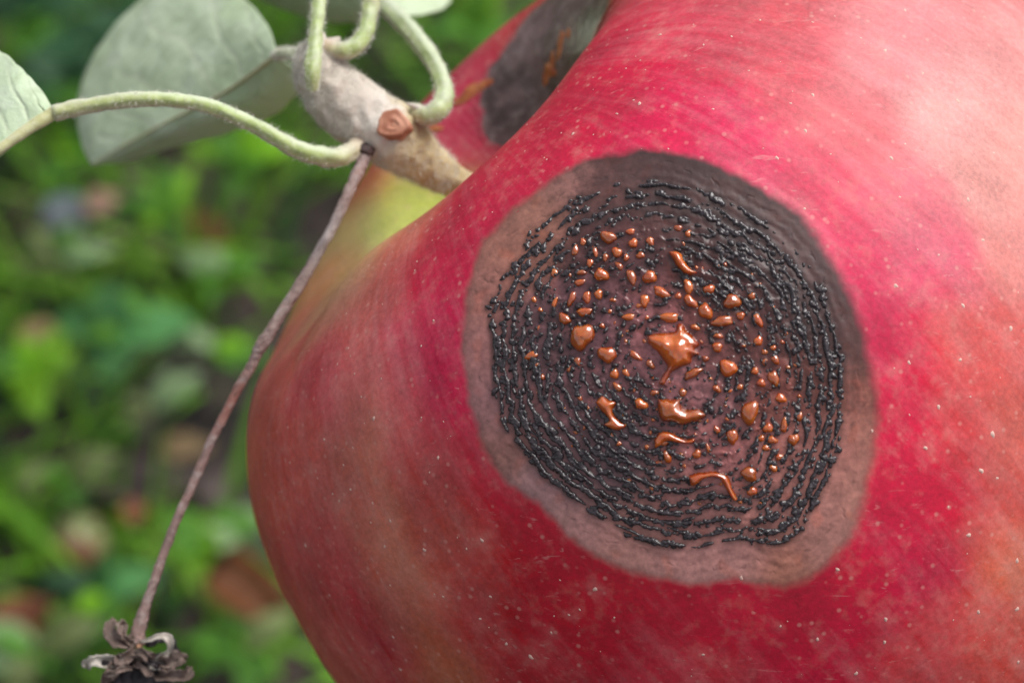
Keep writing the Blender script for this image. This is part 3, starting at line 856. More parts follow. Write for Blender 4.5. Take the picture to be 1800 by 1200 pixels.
# dark stain where the crust sits and just round it
stain = sstep(-0.30, 0.05, CR) * (Srel < 1.06)
cov = sstep(0.0, 0.35, COV) * (1 - sstep(1.0, 1.08, Srel))
BASE = BASE * (1 - 0.30 * stain[..., None]) * (1 - 0.46 * cov[..., None])
rimz = sstep(0.97, 1.04, Srel)
BASE = BASE * (1 - rimz[..., None] * (1 - np.array([0.80, 0.82, 0.84]))) * (1 - 0.22 * np.exp(-((EDGE - 4) / 8.0) ** 2))[..., None]
pit = np.exp(-(np.hypot(X - 1385, Y - 465) / 8.0) ** 2)
BASE = BASE * (1 - pit[..., None]) + np.array([0.035, 0.004, 0.003]) * pit[..., None]

keep = EDGE > -22
P3 = surf(X, Y, SHEET_H * sstep(-18, 4, EDGE) - 0.42 * (1 - sstep(-20, -6, EDGE)))
idx = -np.ones(X.shape, int); idx[keep] = np.arange(keep.sum())
q0 = keep[:-1, :-1] & keep[1:, :-1] & keep[:-1, 1:] & keep[1:, 1:]
FQ = np.stack([idx[:-1, :-1][q0], idx[1:, :-1][q0], idx[1:, 1:][q0], idx[:-1, 1:][q0]], -1)
m = NT('lesion_tissue')
c, r_, n_ = skin_nodes(m)
inn = m('Attribute', attribute_name='rot').outputs['Fac']
base = m('Attribute', attribute_name='rot_colour').outputs['Color']
wet = m('Attribute', attribute_name='wet').outputs['Fac']
p = m.pos()
fn = m.noise(p, 3000, 3, 0.6)
fn2 = m.noise(p, 1100, 4, 0.6)
hs = m('HueSaturation'); m.l.new(base, hs.inputs['Color']); m.l.new(m.rng(fn, 0.3, 0.7, 0.86, 1.14), hs.inputs['Value'])
col = m.mix(inn, c, hs.outputs[0])
m.p(Base_Color=col, Normal=m.bump(m.math('ADD', fn2, m.math('MULTIPLY', fn, 0.4)), 0.28, 0.00006))
m.p(Roughness=m.rng(wet, 0, 1, 0.52, 0.17))
m.b.inputs['Specular IOR Level'].default_value = 0.45
lesion = part('lesion', cam2w(P3[keep]), FQ, m.m, apple, label='round dark brown rot lesion with concentric black rings')
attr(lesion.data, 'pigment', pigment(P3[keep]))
t_ = np.clip((RR[keep] / 400), 0, 1)
# meridian coordinate of the sheet from the nearest apple parameters
Qk = P3[keep] - A_C
v_ = np.array([0, 0, 1.0]); e1 = v_ - A_AX * (v_ @ A_AX); e1 /= np.linalg.norm(e1); e2 = np.cross(A_AX, e1)
thq = np.arctan2(Qk @ e2, Qk @ e1) / (2 * np.pi) % 1.0
axq = Qk @ A_AX
col_ax = ((AW - A_C) @ A_AX)[:, 0]
o_ = np.argsort(col_ax[60:300]); 
attr(lesion.data, 'meridian', np.stack([np.abs(thq - 0.5) * 2, np.interp(axq, col_ax[60:300][o_], (np.arange(60, 300) / (NT_ - 1))[o_]), 0 * thq], -1), 'FLOAT_VECTOR')
soft = 9 + 6 * sstep(1300, 1500, X)
attr(lesion.data, 'rot', sstep(-1, 1, (EDGE / soft))[keep], 'FLOAT')
attr(lesion.data, 'rot_colour', BASE[keep])
attr(lesion.data, 'wet', inner[keep], 'FLOAT')

# ------------------------------------------------------------------ black crusts: every connected lump is a piece
m = NT('black_crust')
p = m.pos()
f1 = m.noise(p, 4500, 4)
c = m.mix(m.rng(f1, 0.35, 0.7, 0, 1), (0.016, 0.012, 0.014), (0.058, 0.043, 0.050))
m.p(Base_Color=c, Roughness=0.27, Normal=m.bump(f1, 0.5, 0.00007))
m.b.inputs['Specular IOR Level'].default_value = 0.6
MAT_CRUST = m.m
HC = np.where(CR > 0, np.clip(PUH, 0.5, 6.5) * (1 + 0.3 * perlin(X / 3.4, Y / 3.4, 24)) + 0.5, -1.2)
on = CR > 0
lab = np.zeros(X.shape, int)
comps = []
ny, nx = X.shape
onl = on.tolist()
for j0, i0 in zip(*np.nonzero(on)):
    if lab[j0, i0]:
        continue
    L_ = len(comps) + 1
    st = [(j0, i0)]; lab[j0, i0] = L_; cells = []
    while st:
        j, i = st.pop(); cells.append((j, i))
        if len(cells) > 900:                     # a very long run is broken up
            continue
        for jj, ii in ((j + 1, i), (j - 1, i), (j, i + 1), (j, i - 1)):
            if 0 <= jj < ny and 0 <= ii < nx and onl[jj][ii] and not lab[jj, ii]:
                lab[jj, ii] = L_; st.append((jj, ii))
    comps.append(cells)
comps = [c for c in comps if len(c) >= 4]
comps.sort(key=len, reverse=True)
PC3 = surf(X, Y, SHEET_H * sstep(-18, 4, EDGE) + HC)
PCW = cam2w(PC3)


def crust_mesh(cells):
    s = set()
    for j, i in cells:
        for a in (-1, 0):
            for b in (-1, 0):
                s.add((j + a, i + b))
    s = [(j, i) for j, i in s if 0 <= j < ny - 1 and 0 <= i < nx - 1]
    own = set(cells)
    vid = {}; V = []; F = []
    for j, i in s:
        f = []
        for a, b in ((0, 0), (1, 0), (1, 1), (0, 1)):
            key = (j + a, i + b)
            if key not in vid:
                vid[key] = len(V)
                V.append(PCW[key])
            f.append(vid[key])
        F.append(f)
    return np.array(V), np.array(F)


for cells in comps[:290]:
    V, F = crust_mesh(cells)
    part('crust', V, F, MAT_CRUST, apple, lesion)
allV, allF, n0 = [], [], 0
for cells in comps[290:]:
    V, F = crust_mesh(cells)
    allV.append(V); allF.append(F + n0); n0 += len(V)
if allV:
    part('crust_granules', np.vstack(allV), np.vstack(allF), MAT_CRUST, apple, lesion, kind='stuff')

# ------------------------------------------------------------------ orange drops
m = NT('orange_ooze')
p = m.pos()
f1 = m.noise(p, 900, 3)
rnd = m('ObjectInfo').outputs['Random']
c = m.mix(m.rng(f1, 0.3, 0.7, 0, 1), (0.52, 0.080, 0.002), (0.75, 0.18, 0.007))
c = m.mix(m.rng(m('Attribute', attribute_name='thick').outputs['Fac'], 0.05, 0.6, 0.9, 0), c, (0.26, 0.030, 0.002))
hs = m('HueSaturation'); m.l.new(c, hs.inputs['Color']); m.l.new(m.rng(rnd, 0, 1, 0.8, 1.3), hs.inputs['Value'])
m.p(Base_Color=hs.outputs[0], Roughness=0.045, Normal=m.bump(m.noise(p, 1300, 2), 0.16, 0.0001))
m.b.inputs['Specular IOR Level'].default_value = 0.8
m.b.inputs['Coat IOR'].default_value = 1.6
m.b.inputs['Coat Weight'].default_value = 1.0
m.b.inputs['Transmission Weight'].default_value = 0.35
m.b.inputs['Subsurface Weight'].default_value = 0.5
m.b.inputs['Subsurface Radius'].default_value = (1.0, 0.22, 0.05)
m.b.inputs['Subsurface Scale'].default_value = 0.0005
m.b.inputs['Coat Roughness'].default_value = 0.05
MAT_OOZE = m.m
DROPS = [(1025, 425, 6, 6, 0), (1011, 440, 6, 9, 20), (1046, 442, 5, 9, -15), (1069, 417, 14, 11, 0), (1108, 407, 8, 5, 0), (1113, 427, 8, 8, 0), (1143, 424, 7, 8, 0), (1084, 443, 9, 9, 0), (1101, 453, 5, 6, 0), (1064, 452, 5, 7, 0), (1126, 448, 8, 6, 0), (1037, 462, 6, 7, 0), (1088, 467, 8, 6, 35), (1022, 479, 8, 5, -10), (1057, 483, 12, 12, 0), (1019, 496, 9, 6, -15), (1110, 487, 8, 14, -10), (1142, 487, 12, 12, 0), (1031, 522, 8, 10, 0), (1005, 525, 6, 13, 25), (1052, 517, 7, 9, 25), (1133, 528, 9, 11, 0), (1163, 514, 17, 8, 25), (1078, 527, 6, 4, 0), (1105, 557, 12, 6, 5), (1177, 558, 16, 10, 0), (1192, 400, 8, 5, 10), (1210, 410, 6, 6, 0),
         (1287, 530, 14, 14, 0), (1240, 547, 13, 14, -20), (1210, 503, 8, 14, -25), (1247, 508, 10, 8, 0), (1270, 565, 20, 9, -5), (1214, 530, 14, 9, 40), (1027, 548, 15, 7, -5), (1058, 572, 5, 5, 0), (1123, 537, 6, 4, 0), (1023, 592, 19, 24, 15), (1067, 623, 16, 15, -20), (1080, 657, 9, 8, 40), (1127, 710, 12, 9, 15), (1218, 656, 18, 7, -25), (1280, 647, 17, 14, 0), (1261, 610, 10, 8, 0), (1260, 683, 8, 6, 30), (1117, 625, 12, 6, 40), (1015, 635, 5, 9, -20), (1302, 555, 7, 8, 0), (1332, 562, 7, 14, -25), (1322, 520, 7, 6, 0), (1333, 599, 8, 9, 0), (1359, 611, 5, 5, 0), (1344, 618, 6, 5, 0), (1363, 632, 6, 10, -20), (1344, 636, 5, 6, 0), (1360, 665, 9, 15, -15), (1338, 673, 8, 7, 0), (1327, 652, 7, 6, 0),
         (1318, 725, 16, 20, 25), (1395, 772, 10, 11, 0), (1378, 747, 6, 13, 10), (1287, 767, 10, 15, -15), (1405, 732, 6, 9, 0), (1358, 773, 9, 7, 30), (1338, 770, 6, 6, 0), (1350, 752, 9, 9, 0), (1373, 700, 10, 8, 0), (1347, 787, 8, 5, 10), (1225, 798, 8, 8, 0), (1173, 803, 7, 11, -25), (1260, 755, 5, 8, -20), (1317, 833, 15, 12, 10), (1370, 803, 8, 5, -30), (1360, 823, 8, 6, 20), (1322, 863, 9, 8, 0), (1245, 788, 4, 8, -20), (1158, 813, 8, 4, 0), (1165, 778, 12, 5, 0), (974, 479, 6, 8, 0), (992, 560, 11, 10, 30), (934, 625, 12, 7, -15), (1001, 648, 5, 6, 0), (943, 641, 4, 4, 0), (953, 663, 5, 5, 0), (938, 526, 5, 5, 0), (976, 532, 4, 9, 25), (1085, 680, 6, 10, -40), (1150, 690, 8, 5, 0), (1100, 655, 8, 5, 40), (1240, 630, 7, 5, 0), (1300, 680, 7, 5, 0), (1200, 690, 6, 9, 0), (1143, 640, 6, 9, -30), (1222, 575, 8, 5, 20), (1262, 590, 9, 5, 10), (1192, 520, 7, 5, 0)]
rd = np.random.default_rng(31)
n_small = 0
while n_small < 80:
    a = rd.uniform(-np.pi, np.pi); s = rd.uniform(0.1, 0.78)
    x = LC[0] + math.cos(a) * s * float(r_ring(a)); y = LC[1] + math.sin(a) * s * float(r_ring(a))
    if y < 420 and x > 1150:
        continue
    if any((x - d[0]) ** 2 + (y - d[1]) ** 2 < (d[2] + d[3] + 5) ** 2 for d in DROPS):
        continue
    DROPS.append((x, y, rd.uniform(1.8, 4.6), rd.uniform(1.8, 4.6), rd.uniform(-40, 40)))
    n_small += 1


def sheet_h(x, y):
    i = int(round((x - gx[0]) / ST)); j = int(round((y - gy[0]) / ST))
    return float(SHEET_H[j, i])


SEG, NR = 20, 7
for k, (x, y, rx, ry, an) in enumerate(DROPS):
    a = np.linspace(0, 2 * np.pi, SEG, endpoint=False)
    rad = 1 + 0.10 * np.cos(2 * a + rd.uniform(0, 6)) + 0.10 * np.cos(3 * a + rd.uniform(0, 6)) + 0.05 * np.cos(5 * a + rd.uniform(0, 6))
    rho = np.sin(np.linspace(0, np.pi / 2, NR))
    h0 = 0.80 * min(rx, ry) * rd.uniform(0.85, 1.1) + 0.10 * max(rx, ry)
    rr2 = rho[:, None] * rad[None, :] * 1.05
    u, v = rx * rr2 * np.cos(a), ry * rr2 * np.sin(a)
    ang = math.radians(an)
    xx, yy = x + u * math.cos(ang) - v * math.sin(ang), y + u * math.sin(ang) + v * math.cos(ang)
    hh = h0 * np.clip(1 - (rho ** 2.0)[:, None], 0, 1) ** 0.62 * np.ones(SEG)
    hh = hh * (1 + 0.12 * perlin(xx / 7, yy / 7, k)) + sheet_h(x, y)
    hh[-1] -= 1.8
    V = cam2w(surf(xx, yy, hh)).reshape(-1, 3)
    o = part('droplet', V, grid_faces(NR, SEG, True), MAT_OOZE, apple, lesion)
    attr(o.data, 'thick', (np.clip(1 - (rho ** 2.0)[:, None], 0, 1) ** 0.62 * np.ones(SEG)).ravel(), 'FLOAT')

# large irregular drops from traced outlines
BIG = [([(830, 180), (900, 160), (1000, 150), (1110, 140), (1150, 60), (1200, 60), (1240, 130), (1310, 190), (1370, 270), (1330, 320), (1370, 370), (1300, 400), (1280, 470), (1180, 510), (1080, 560), (1040, 640), (1010, 700), (950, 680), (990, 600), (1040, 520), (1000, 440), (930, 350), (840, 260)], (1000, 560), 13),
       ([(940, 850), (1010, 840), (1100, 850), (1190, 830), (1180, 900), (1240, 960), (1350, 950), (1450, 1010), (1360, 1080), (1300, 1090), (1200, 1120), (1090, 1090), (980, 1070), (935, 960)], (1000, 560), 11),
       ([(280, 880), (350, 810), (420, 850), (500, 880), (470, 950), (480, 1020), (540, 1080), (600, 1130), (520, 1180), (420, 1150), (370, 1110), (420, 1070), (400, 1030), (340, 970)], (1000, 560), 8),
       ([(1050, 380), (1120, 370), (1190, 400), (1220, 470), (1290, 560), (1350, 590), (1300, 620), (1230, 610), (1150, 540), (1100, 460)], (1000, 380), 9),
       ([(360, 940), (440, 910), (540, 900), (640, 890), (760, 930), (800, 990), (830, 1080), (880, 1180), (830, 1190), (760, 1080), (690, 970), (600, 950), (520, 970), (460, 1020), (390, 1040)], (1150, 680), 7),
       ([(0, 560), (60, 480), (150, 470), (260, 520), (330, 560), (420, 540), (400, 590), (260, 590), (150, 570), (60, 620), (10, 640)], (1150, 680), 6)]
for poly, org, hmax in BIG:
    pg = np.array(poly, float) / 6.0 + np.array(org, float)
    pg = catmull(np.vstack([pg, pg[:1]]), len(pg) * 5)[:-1]
    x0, y0 = pg.min(0) - 4; x1, y1 = pg.max(0) + 4
    bx, by = np.meshgrid(np.arange(x0, x1, 1.2), np.arange(y0, y1, 1.2))
    ins = np.zeros(bx.shape, bool); dist = np.full(bx.shape, 1e9)
    for a, b in zip(pg, np.roll(pg, -1, 0)):
        cross = ((a[1] > by) != (b[1] > by)) & (bx < (b[0] - a[0]) * (by - a[1]) / (b[1] - a[1] + 1e-12) + a[0])
        ins ^= cross
        ab = b - a; t = np.clip(((bx - a[0]) * ab[0] + (by - a[1]) * ab[1]) / (ab @ ab + 1e-12), 0, 1)
        dist = np.minimum(dist, np.hypot(bx - a[0] - t * ab[0], by - a[1] - t * ab[1]))
    sdst = np.where(ins, dist, -dist)
    dm = sdst.max()
    q = np.clip(sdst / dm, 0, 1)
    hgt = 1.3 * hmax * (1 - (1 - q) ** 2) ** 0.8 * (1 + 0.26 * perlin(bx / 19, by / 19, hmax) + 0.05 * perlin(bx / 7, by / 7, hmax))
    kk = np.array([1, 4, 6, 4, 1]) / 16.0
    hp = np.pad(hgt, 2, mode='edge')
    hp = np.apply_along_axis(lambda a: np.convolve(a, kk, 'valid'), 0, hp); hp = np.apply_along_axis(lambda a: np.convolve(a, kk, 'valid'), 1, hp)
    hgt = np.where(sdst > 3, hp, hgt)
    hgt = np.where(sdst > 0, hgt, -2.5 + 0 * sdst)
    kp = sdst > -2.0
    ix = -np.ones(bx.shape, int); ix[kp] = np.arange(kp.sum())
    qq = kp[:-1, :-1] & kp[1:, :-1] & kp[:-1, 1:] & kp[1:, 1:]
    FB = np.stack([ix[:-1, :-1][qq], ix[1:, :-1][qq], ix[1:, 1:][qq], ix[:-1, 1:][qq]], -1)
    c = pg.mean(0)
    V = cam2w(surf(bx, by, hgt))[kp]
    o = part('droplet', V, FB, MAT_OOZE, apple, lesion)
    attr(o.data, 'thick', np.clip(sdst / dm * 1.8, 0, 1)[kp], 'FLOAT')

# ------------------------------------------------------------------ second rot patch on the far wall of the stalk cavity
FARP = [(960, 60, 4.6), (905, 140, 3.0), (890, 205, 2.4), (1030, 15, 5.0), (930, 100, 3.4), (985, 100, 3.5), (880, 165, 2.2), (935, 165, 3.0), (960, 125, 3.6), (1010, 70, 4.5), (905, 205, 2.6)]
fv = np.full(len(AV), 9.0)
for px, py, rad in FARP:
    q, _ = hit(px, py)
    fv = np.minimum(fv, np.linalg.norm(AV - q, axis=1) / rad)
fv = fv + 0.16 * perlin(AV[:, 0] * 0.6, AV[:, 1] * 0.6, AV[:, 2] * 0.6, 4)
fk = (fv[AF] < 1.25).all(1)
used = np.unique(AF[fk]); remap = -np.ones(len(AV), int); remap[used] = np.arange(len(used))
ANs = np.array(skin.data.vertex_normals[0].vector)  # touch so normals exist
NRM = np.zeros((len(AV), 3), np.float32)
skin.data.vertex_normals.foreach_get('vector', NRM.ravel())
NRM = NRM.reshape(-1, 3)
if np.mean(np.einsum('ij,ij->i', NRM, (cam2w(AV) - cam2w(A_C)))) < 0:
    NRM = -NRM
rp = part('rot_patch', cam2w(AV[used]) + NRM[used] * 0.00008, remap[AF[fk]], None, apple, label='grey-brown rot patch on the far wall of the stalk hollow')
m = NT('rot_patch')
c, r_, n_ = skin_nodes(m)
inn = m('Attribute', attribute_name='rot').outputs['Fac']
p = m.pos()
f1 = m.noise(p, 260, 4); f2 = m.noise(p, 900, 4)
rc = m.mix(m.rng(f1, 0.35, 0.65, 0, 1), (0.055, 0.032, 0.032), (0.19, 0.12, 0.12))
rc = m.mix(m.rng(f2, 0.5, 0.75, 0, 0.6), rc, (0.27, 0.21, 0.21))
m.p(Base_Color=m.mix(inn, c, rc), Roughness=0.30, Normal=m.bump(f2, 0.6, 0.0002))
rp.data.materials.append(m.m)
attr(rp.data, 'pigment', PIGV[used]); attr(rp.data, 'meridian', MER[used], 'FLOAT_VECTOR')
attr(rp.data, 'rot', sstep(1.12, 0.92, fv[used]) if False else 1 - sstep(0.92, 1.12, fv[used]), 'FLOAT')
m = NT('dry_orange_ooze')
p = m.pos(); f1 = m.noise(p, 1200, 3)
m.p(Base_Color=m.mix(m.rng(f1, 0.35, 0.65, 0, 1), (0.28, 0.055, 0.015), (0.45, 0.16, 0.05)), Roughness=0.4, Normal=m.bump(f1, 0.6, 0.0002))
MAT_DRY = m.m
OOZE2 = [(968, 125, 13, 9, 20), (972, 105, 6, 12, 10), (986, 78, 8, 16, 25), (960, 140, 8, 7, 0), (850, 152, 22, 6, -12), (822, 166, 16, 9, -25), (806, 178, 9, 6, 0), (764, 227, 10, 6, 10), (1000, 60, 6, 8, 0)]
for k, (x, y, rx, ry, an) in enumerate(OOZE2):
    q, n = hit(x, y)
    if q is None:
        continue
    t1 = np.cross(n, [0.3, 0.5, 0.8]); t1 = np.array([1.0, 0, 0]) - n * n[0]; t1 /= np.linalg.norm(t1); t2 = np.cross(n, t1)
    a = np.linspace(0, 2 * np.pi, 16, endpoint=False); rho = np.sin(np.linspace(0, np.pi / 2, 6))
    s = -q[2] / FPX
    rad = 1 + 0.18 * np.cos(2 * a + k) + 0.15 * np.cos(3 * a + 2 * k) + 0.1 * np.cos(5 * a + k)
    u, v = 1.5 * rx * s * rho[:, None] * rad * np.cos(a), 1.5 * ry * s * rho[:, None] * rad * np.sin(a)
    ca_, sa_ = math.cos(math.radians(-an)), math.sin(math.radians(-an))
    u, v = u * ca_ - v * sa_, u * sa_ + v * ca_
    h = 0.35 * min(rx, ry) * s * np.sqrt(np.clip(1 - rho ** 2.2, 0, 1))[:, None] * (1 + 0.3 * perlin(u * 5, v * 5, k)) - 0.02
    h = h + 0.05
    V = q + u[..., None] * t1 + v[..., None] * t2 + h[..., None] * n
    part('ooze_crust', cam2w(V.reshape(-1, 3)), grid_faces(6, 16, True), MAT_DRY, apple)

# ------------------------------------------------------------------ lenticels
m = NT('lenticel')
m.p(Base_Color=(0.60, 0.38, 0.32, 1), Roughness=0.6)
MAT_LENT = m.m


def lent_mesh(q, n, r, mer, el):
    n = n / np.linalg.norm(n)
    t1 = mer - n * (mer @ n); t1 /= np.linalg.norm(t1) + 1e-9; t2 = np.cross(n, t1)
    a = np.linspace(0, 2 * np.pi, 7, endpoint=False)
    rad = r * (1 + 0.25 * np.cos(2 * a + q[0] * 9) + 0.15 * np.cos(3 * a + q[1] * 7))
    ring = q + (np.cos(a) * rad * el)[:, None] * t1 + (np.sin(a) * rad)[:, None] * t2 - n * 0.012
    mid = q + (np.cos(a) * rad * el * .55)[:, None] * t1 + (np.sin(a) * rad * .55)[:, None] * t2 + n * 0.22 * r
    V = np.vstack([ring, mid, q + n * 0.28 * r])
    F = []
    for i in range(7):
        j = (i + 1) % 7
        F += [(i, j, 7 + j), (i, 7 + j, 7 + i), (7 + i, 7 + j, 14)]
    return V, np.array(F)


for x, y, r0 in LEN:
    q, n = hit(x, y)
    if float(np.hypot(x - LC[0], y - LC[1])) < float(r_out(math.atan2(y - LC[1], x - LC[0]))) + 22:
        if 0 < x:
            q = surf(np.array([x]), np.array([y]), np.array([-0.5]))[0]
    V, F = lent_mesh(q, n, r0 * 0.5 * -q[2] / FPX, A_AX, 1.1)
    part('lenticel', cam2w(V), F, MAT_LENT, apple)
allV, allF, n0 = [], [], 0
rl = np.random.default_rng(77)
AVN = np.einsum('ij,jk->ik', NRM, np.stack([CX, CY, CZ], 1))
pick = rl.integers(NH_ * 30, len(AV) - NH_ * 20, 9000)
crest = ((AV[pick] - A_C) @ A_AX) / RA
for i_, cr in zip(pick, crest):
    # even by area: rows near the axis are crowded
    rd_ = np.linalg.norm((AV[i_] - A_C) - A_AX * ((AV[i_] - A_C) @ A_AX)) / RA
    if rl.uniform() > rd_ * (0.20 + 0.50 * sstep(0.45, 0.8, cr)):
        continue
    x, y = PXV[i_], PYV[i_]
    if front[i_] and np.hypot(x - LC[0], y - LC[1]) < float(r_out(math.atan2(y - LC[1], x - LC[0]))) + 24:
        continue
    V, F = lent_mesh(AV[i_], AVN[i_], (0.03 + 0.075 * rl.uniform() ** 2) * (1 + 0.5 * (rl.uniform() < .08)), A_AX, rl.uniform(1.0, 1.35))
    allV.append(V); allF.append(F + n0); n0 += len(V)
part('lenticel_specks', cam2w(np.vstack(allV)), np.vstack(allF), MAT_LENT, apple, kind='stuff')

# ------------------------------------------------------------------ the fruit spur with its leaves
spur_base = cam2w(at(850, 345, 195.0))
spur = put('fruit_spur', None, loc=spur_base, label='woolly grey-green apple spur with pale leaf stalks rising from the apple hollow', cat='twig')


def path3(pts, n):
    """pts (px,py,depth,radius px) -> smooth path in camera mm and radius mm"""
    q = catmull(np.array(pts, float), n)
    P = at(q[:, 0], q[:, 1], q[:, 2])
    return P, q[:, 3] * q[:, 2] / FPX


m = NT('woolly_bark')
p = m.pos()
f0 = m.noise(p, 120, 3); f1 = m.noise(p, 500, 4, 0.6); f2 = m.noise(p, 2200, 3, 0.7)
c = m.mix(m.rng(f0, 0.35, 0.65, 0, 1), (0.44, 0.38, 0.31), (0.60, 0.55, 0.48))
c = m.mix(m.rng(f1, 0.5, 0.72, 0, 0.5), c, (0.30, 0.23, 0.15))
c = m.mix(m.rng(f2, 0.5, 0.75, 0, 0.5), c, (0.52, 0.48, 0.43))
gr = m('Attribute', attribute_name='tan').outputs['Fac']
c = m.mix(gr, c, m.mix(m.rng(f1, 0.35, 0.65, 0, 1), (0.48, 0.37, 0.18), (0.60, 0.49, 0.28)))
m.p(Base_Color=c, Roughness=0.75, Normal=m.bump(m.math('ADD', f1, f2), 0.7, 0.0002))
m.b.inputs['Sheen Weight'].default_value = 0.25
MAT_BARK = m.m
P, R_ = path3([(556, 76, 186, 16), (553, 100, 186, 34), (562, 130, 186.5, 46), (592, 168, 187, 54), (640, 208, 187.5, 55), (690, 240, 188, 58), (728, 272, 189, 47), (768, 300, 190.5, 35), (810, 326, 192, 28), (860, 356, 194, 27)], 80)
uu = np.linspace(0, 1, 80)
R_ = R_ * (1 + 0.035 * perlin(uu * 38, 0.3, 0.7) + 0.05 * perlin(uu * 15, 2.3, 0.7))
V, F = tube(P, R_, 40, 0.15, 1.1, 3)
twig = part('twig', cam2w(V), F, MAT_BARK, spur)
tx = 900 + FPX * V[:, 0] / -V[:, 2]
attr(twig.data, 'tan', sstep(670, 735, tx + 25 * perlin(V[:, 0] * .5, V[:, 1] * .5, V[:, 2] * .5)), 'FLOAT')
TW_P, TW_R = P, R_

# felt of short hairs
m = simple('felt_hair', (0.55, 0.52, 0.46), (0.70, 0.67, 0.60), 300, 0.8)
rh = np.random.default_rng(5)


def hairs(P, R_, n, lo, hi, seed, i0=0, i1=None):
    r = np.random.default_rng(seed)
    i1 = i1 or len(P)
    T = np.gradient(P, axis=0); T /= np.linalg.norm(T, axis=1, keepdims=True)
    k = r.integers(i0, i1, n)
    d = r.normal(size=(n, 3)); d -= T[k] * np.einsum('ij,ij->i', d, T[k])[:, None]; d /= np.linalg.norm(d, axis=1, keepdims=True)
    b = P[k] + d * R_[k][:, None] * 0.96 + T[k] * r.uniform(-.15, .15, n)[:, None]
    L = r.uniform(lo, hi, n)[:, None]
    dr = d * 0.75 + r.normal(size=(n, 3)) * 0.6; dr /= np.linalg.norm(dr, axis=1, keepdims=True)
    mid = b + dr * L * 0.55; dr2 = dr + r.normal(size=(n, 3)) * 0.5
    tip = mid + dr2 * L * 0.45
    s = np.cross(dr, [0.2, 0.3, 0.9]); s /= np.linalg.norm(s, axis=1, keepdims=True) + 1e-9
    w = 0.011
    V = np.stack([b - s * w, b + s * w, mid + s * w * .8, mid - s * w * .8, tip + s * w * .3, tip - s * w * .3], 1).reshape(-1, 3)
    o = (np.arange(n) * 6)[:, None]
    F = np.concatenate([o + np.array([0, 1, 2, 3]), o + np.array([3, 2, 4, 5])])
    return V, F


V, F = hairs(TW_P, TW_R, 10000, 0.18, 0.62, 1, 2, 66)
part('felt', cam2w(V), F, m, spur, twig, kind='stuff')
MAT_HAIR = m

# cut scar
sc_c = at(690, 217, 184.75)
nn = np.array([-0.12, 0.20, 0.97]); nn /= np.linalg.norm(nn)
t1 = np.cross([0, 1, 0], nn); t1 /= np.linalg.norm(t1); t2 = np.cross(nn, t1)
a = np.linspace(0, 2 * np.pi, 28, endpoint=False)
prof = [(1.12, -0.8), (1.04, -0.05), (0.95, 0.05), (0.82, 0.02), (0.62, 0.01), (0.50, 0.05), (0.40, 0.07), (0.30, 0.03), (0.22, -0.03), (0.12, -0.02), (0.02, 0.0)]
s = 187 / FPX
V = []
for rr2, hz in prof:
    w = (1 + 0.07 * np.cos(3 * a + 1) + 0.05 * np.cos(5 * a) + 0.04 * np.cos(8 * a + 2)) * 0.93
    off = np.array([2.0, -3.0]) * (1 - rr2)
    V.append(sc_c + ((np.cos(a) * rr2 * w * 29 + off[0]) * s)[:, None] * t1 + ((np.sin(a) * rr2 * w * 26 + off[1]) * s)[:, None] * t2 + hz * 1.4 * nn)
m = NT('scar')
p = m.pos(); f1 = m.noise(p, 900, 4)
m.p(Base_Color=m.mix(m.rng(f1, 0.35, 0.65, 0, 1), (0.30, 0.10, 0.05), (0.52, 0.25, 0.16)), Roughness=0.6, Normal=m.bump(f1, 0.5, 0.0001))
part('branch_scar', cam2w(np.vstack(V)), grid_faces(len(prof), 28, True), m.m, spur, twig, label='round orange branch scar')

# leaf stalks and blades
def stalk_mat(name, c1, c2, c3):
    m = NT(name)
    p = m.pos(); f1 = m.noise(p, 350, 4); f2 = m.noise(p, 1800, 3, 0.7)
    c = m.mix(m.rng(f1, 0.35, 0.65, 0, 1), c1, c2)
    g = m('Attribute', attribute_name='pinkish').outputs['Fac']
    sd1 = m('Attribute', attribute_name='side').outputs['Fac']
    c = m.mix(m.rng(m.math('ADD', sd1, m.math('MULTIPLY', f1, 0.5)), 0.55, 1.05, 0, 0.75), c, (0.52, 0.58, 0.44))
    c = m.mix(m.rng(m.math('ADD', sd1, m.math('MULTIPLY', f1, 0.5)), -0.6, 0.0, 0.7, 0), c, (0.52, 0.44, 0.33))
    c = m.mix(g, c, c3)
    c = m.mix(m.rng(f2, 0.45, 0.75, 0, 0.4), c, (0.62, 0.64, 0.52))
    m.p(Base_Color=c, Roughness=0.55, Normal=m.bump(f2, 0.5, 0.0001))
    m.b.inputs['Sheen Weight'].default_value = 0.3
    return m.m


M_PET = stalk_mat('leaf_stalk', (0.30, 0.40, 0.11), (0.42, 0.50, 0.20), (0.52, 0.34, 0.27))
m = NT('leaf_underside')
p = m.pos()
f1 = m.noise(p, 160, 3); f2 = m.noise(p, 1500, 4, 0.65); f3 = m.noise(p, 420, 4, 0.6, 0.6)
c = m.mix(m.rng(f1, 0.35, 0.65, 0, 1), (0.58, 0.72, 0.47), (0.68, 0.79, 0.60))
c = m.mix(m.rng(f3, 0.52, 0.62, 0, 0.35), c, (0.36, 0.46, 0.26))
c = m.mix(m.rng(f2, 0.5, 0.75, 0, 0.4), c, (0.60, 0.66, 0.55))
c = m.mix(m.math('MULTIPLY', m('Attribute', attribute_name='vein').outputs['Fac'], 0.55), c, (0.66, 0.68, 0.52))
m.p(Base_Color=c, Roughness=0.85, Normal=m.bump(m.math('ADD', f3, m.math('MULTIPLY', f2, 0.4)), 0.7, 0.0004))
tr = m('BsdfTranslucent', i_Color=(0.30, 0.45, 0.12, 1)); mx = m('MixShader', i_0=0.28)
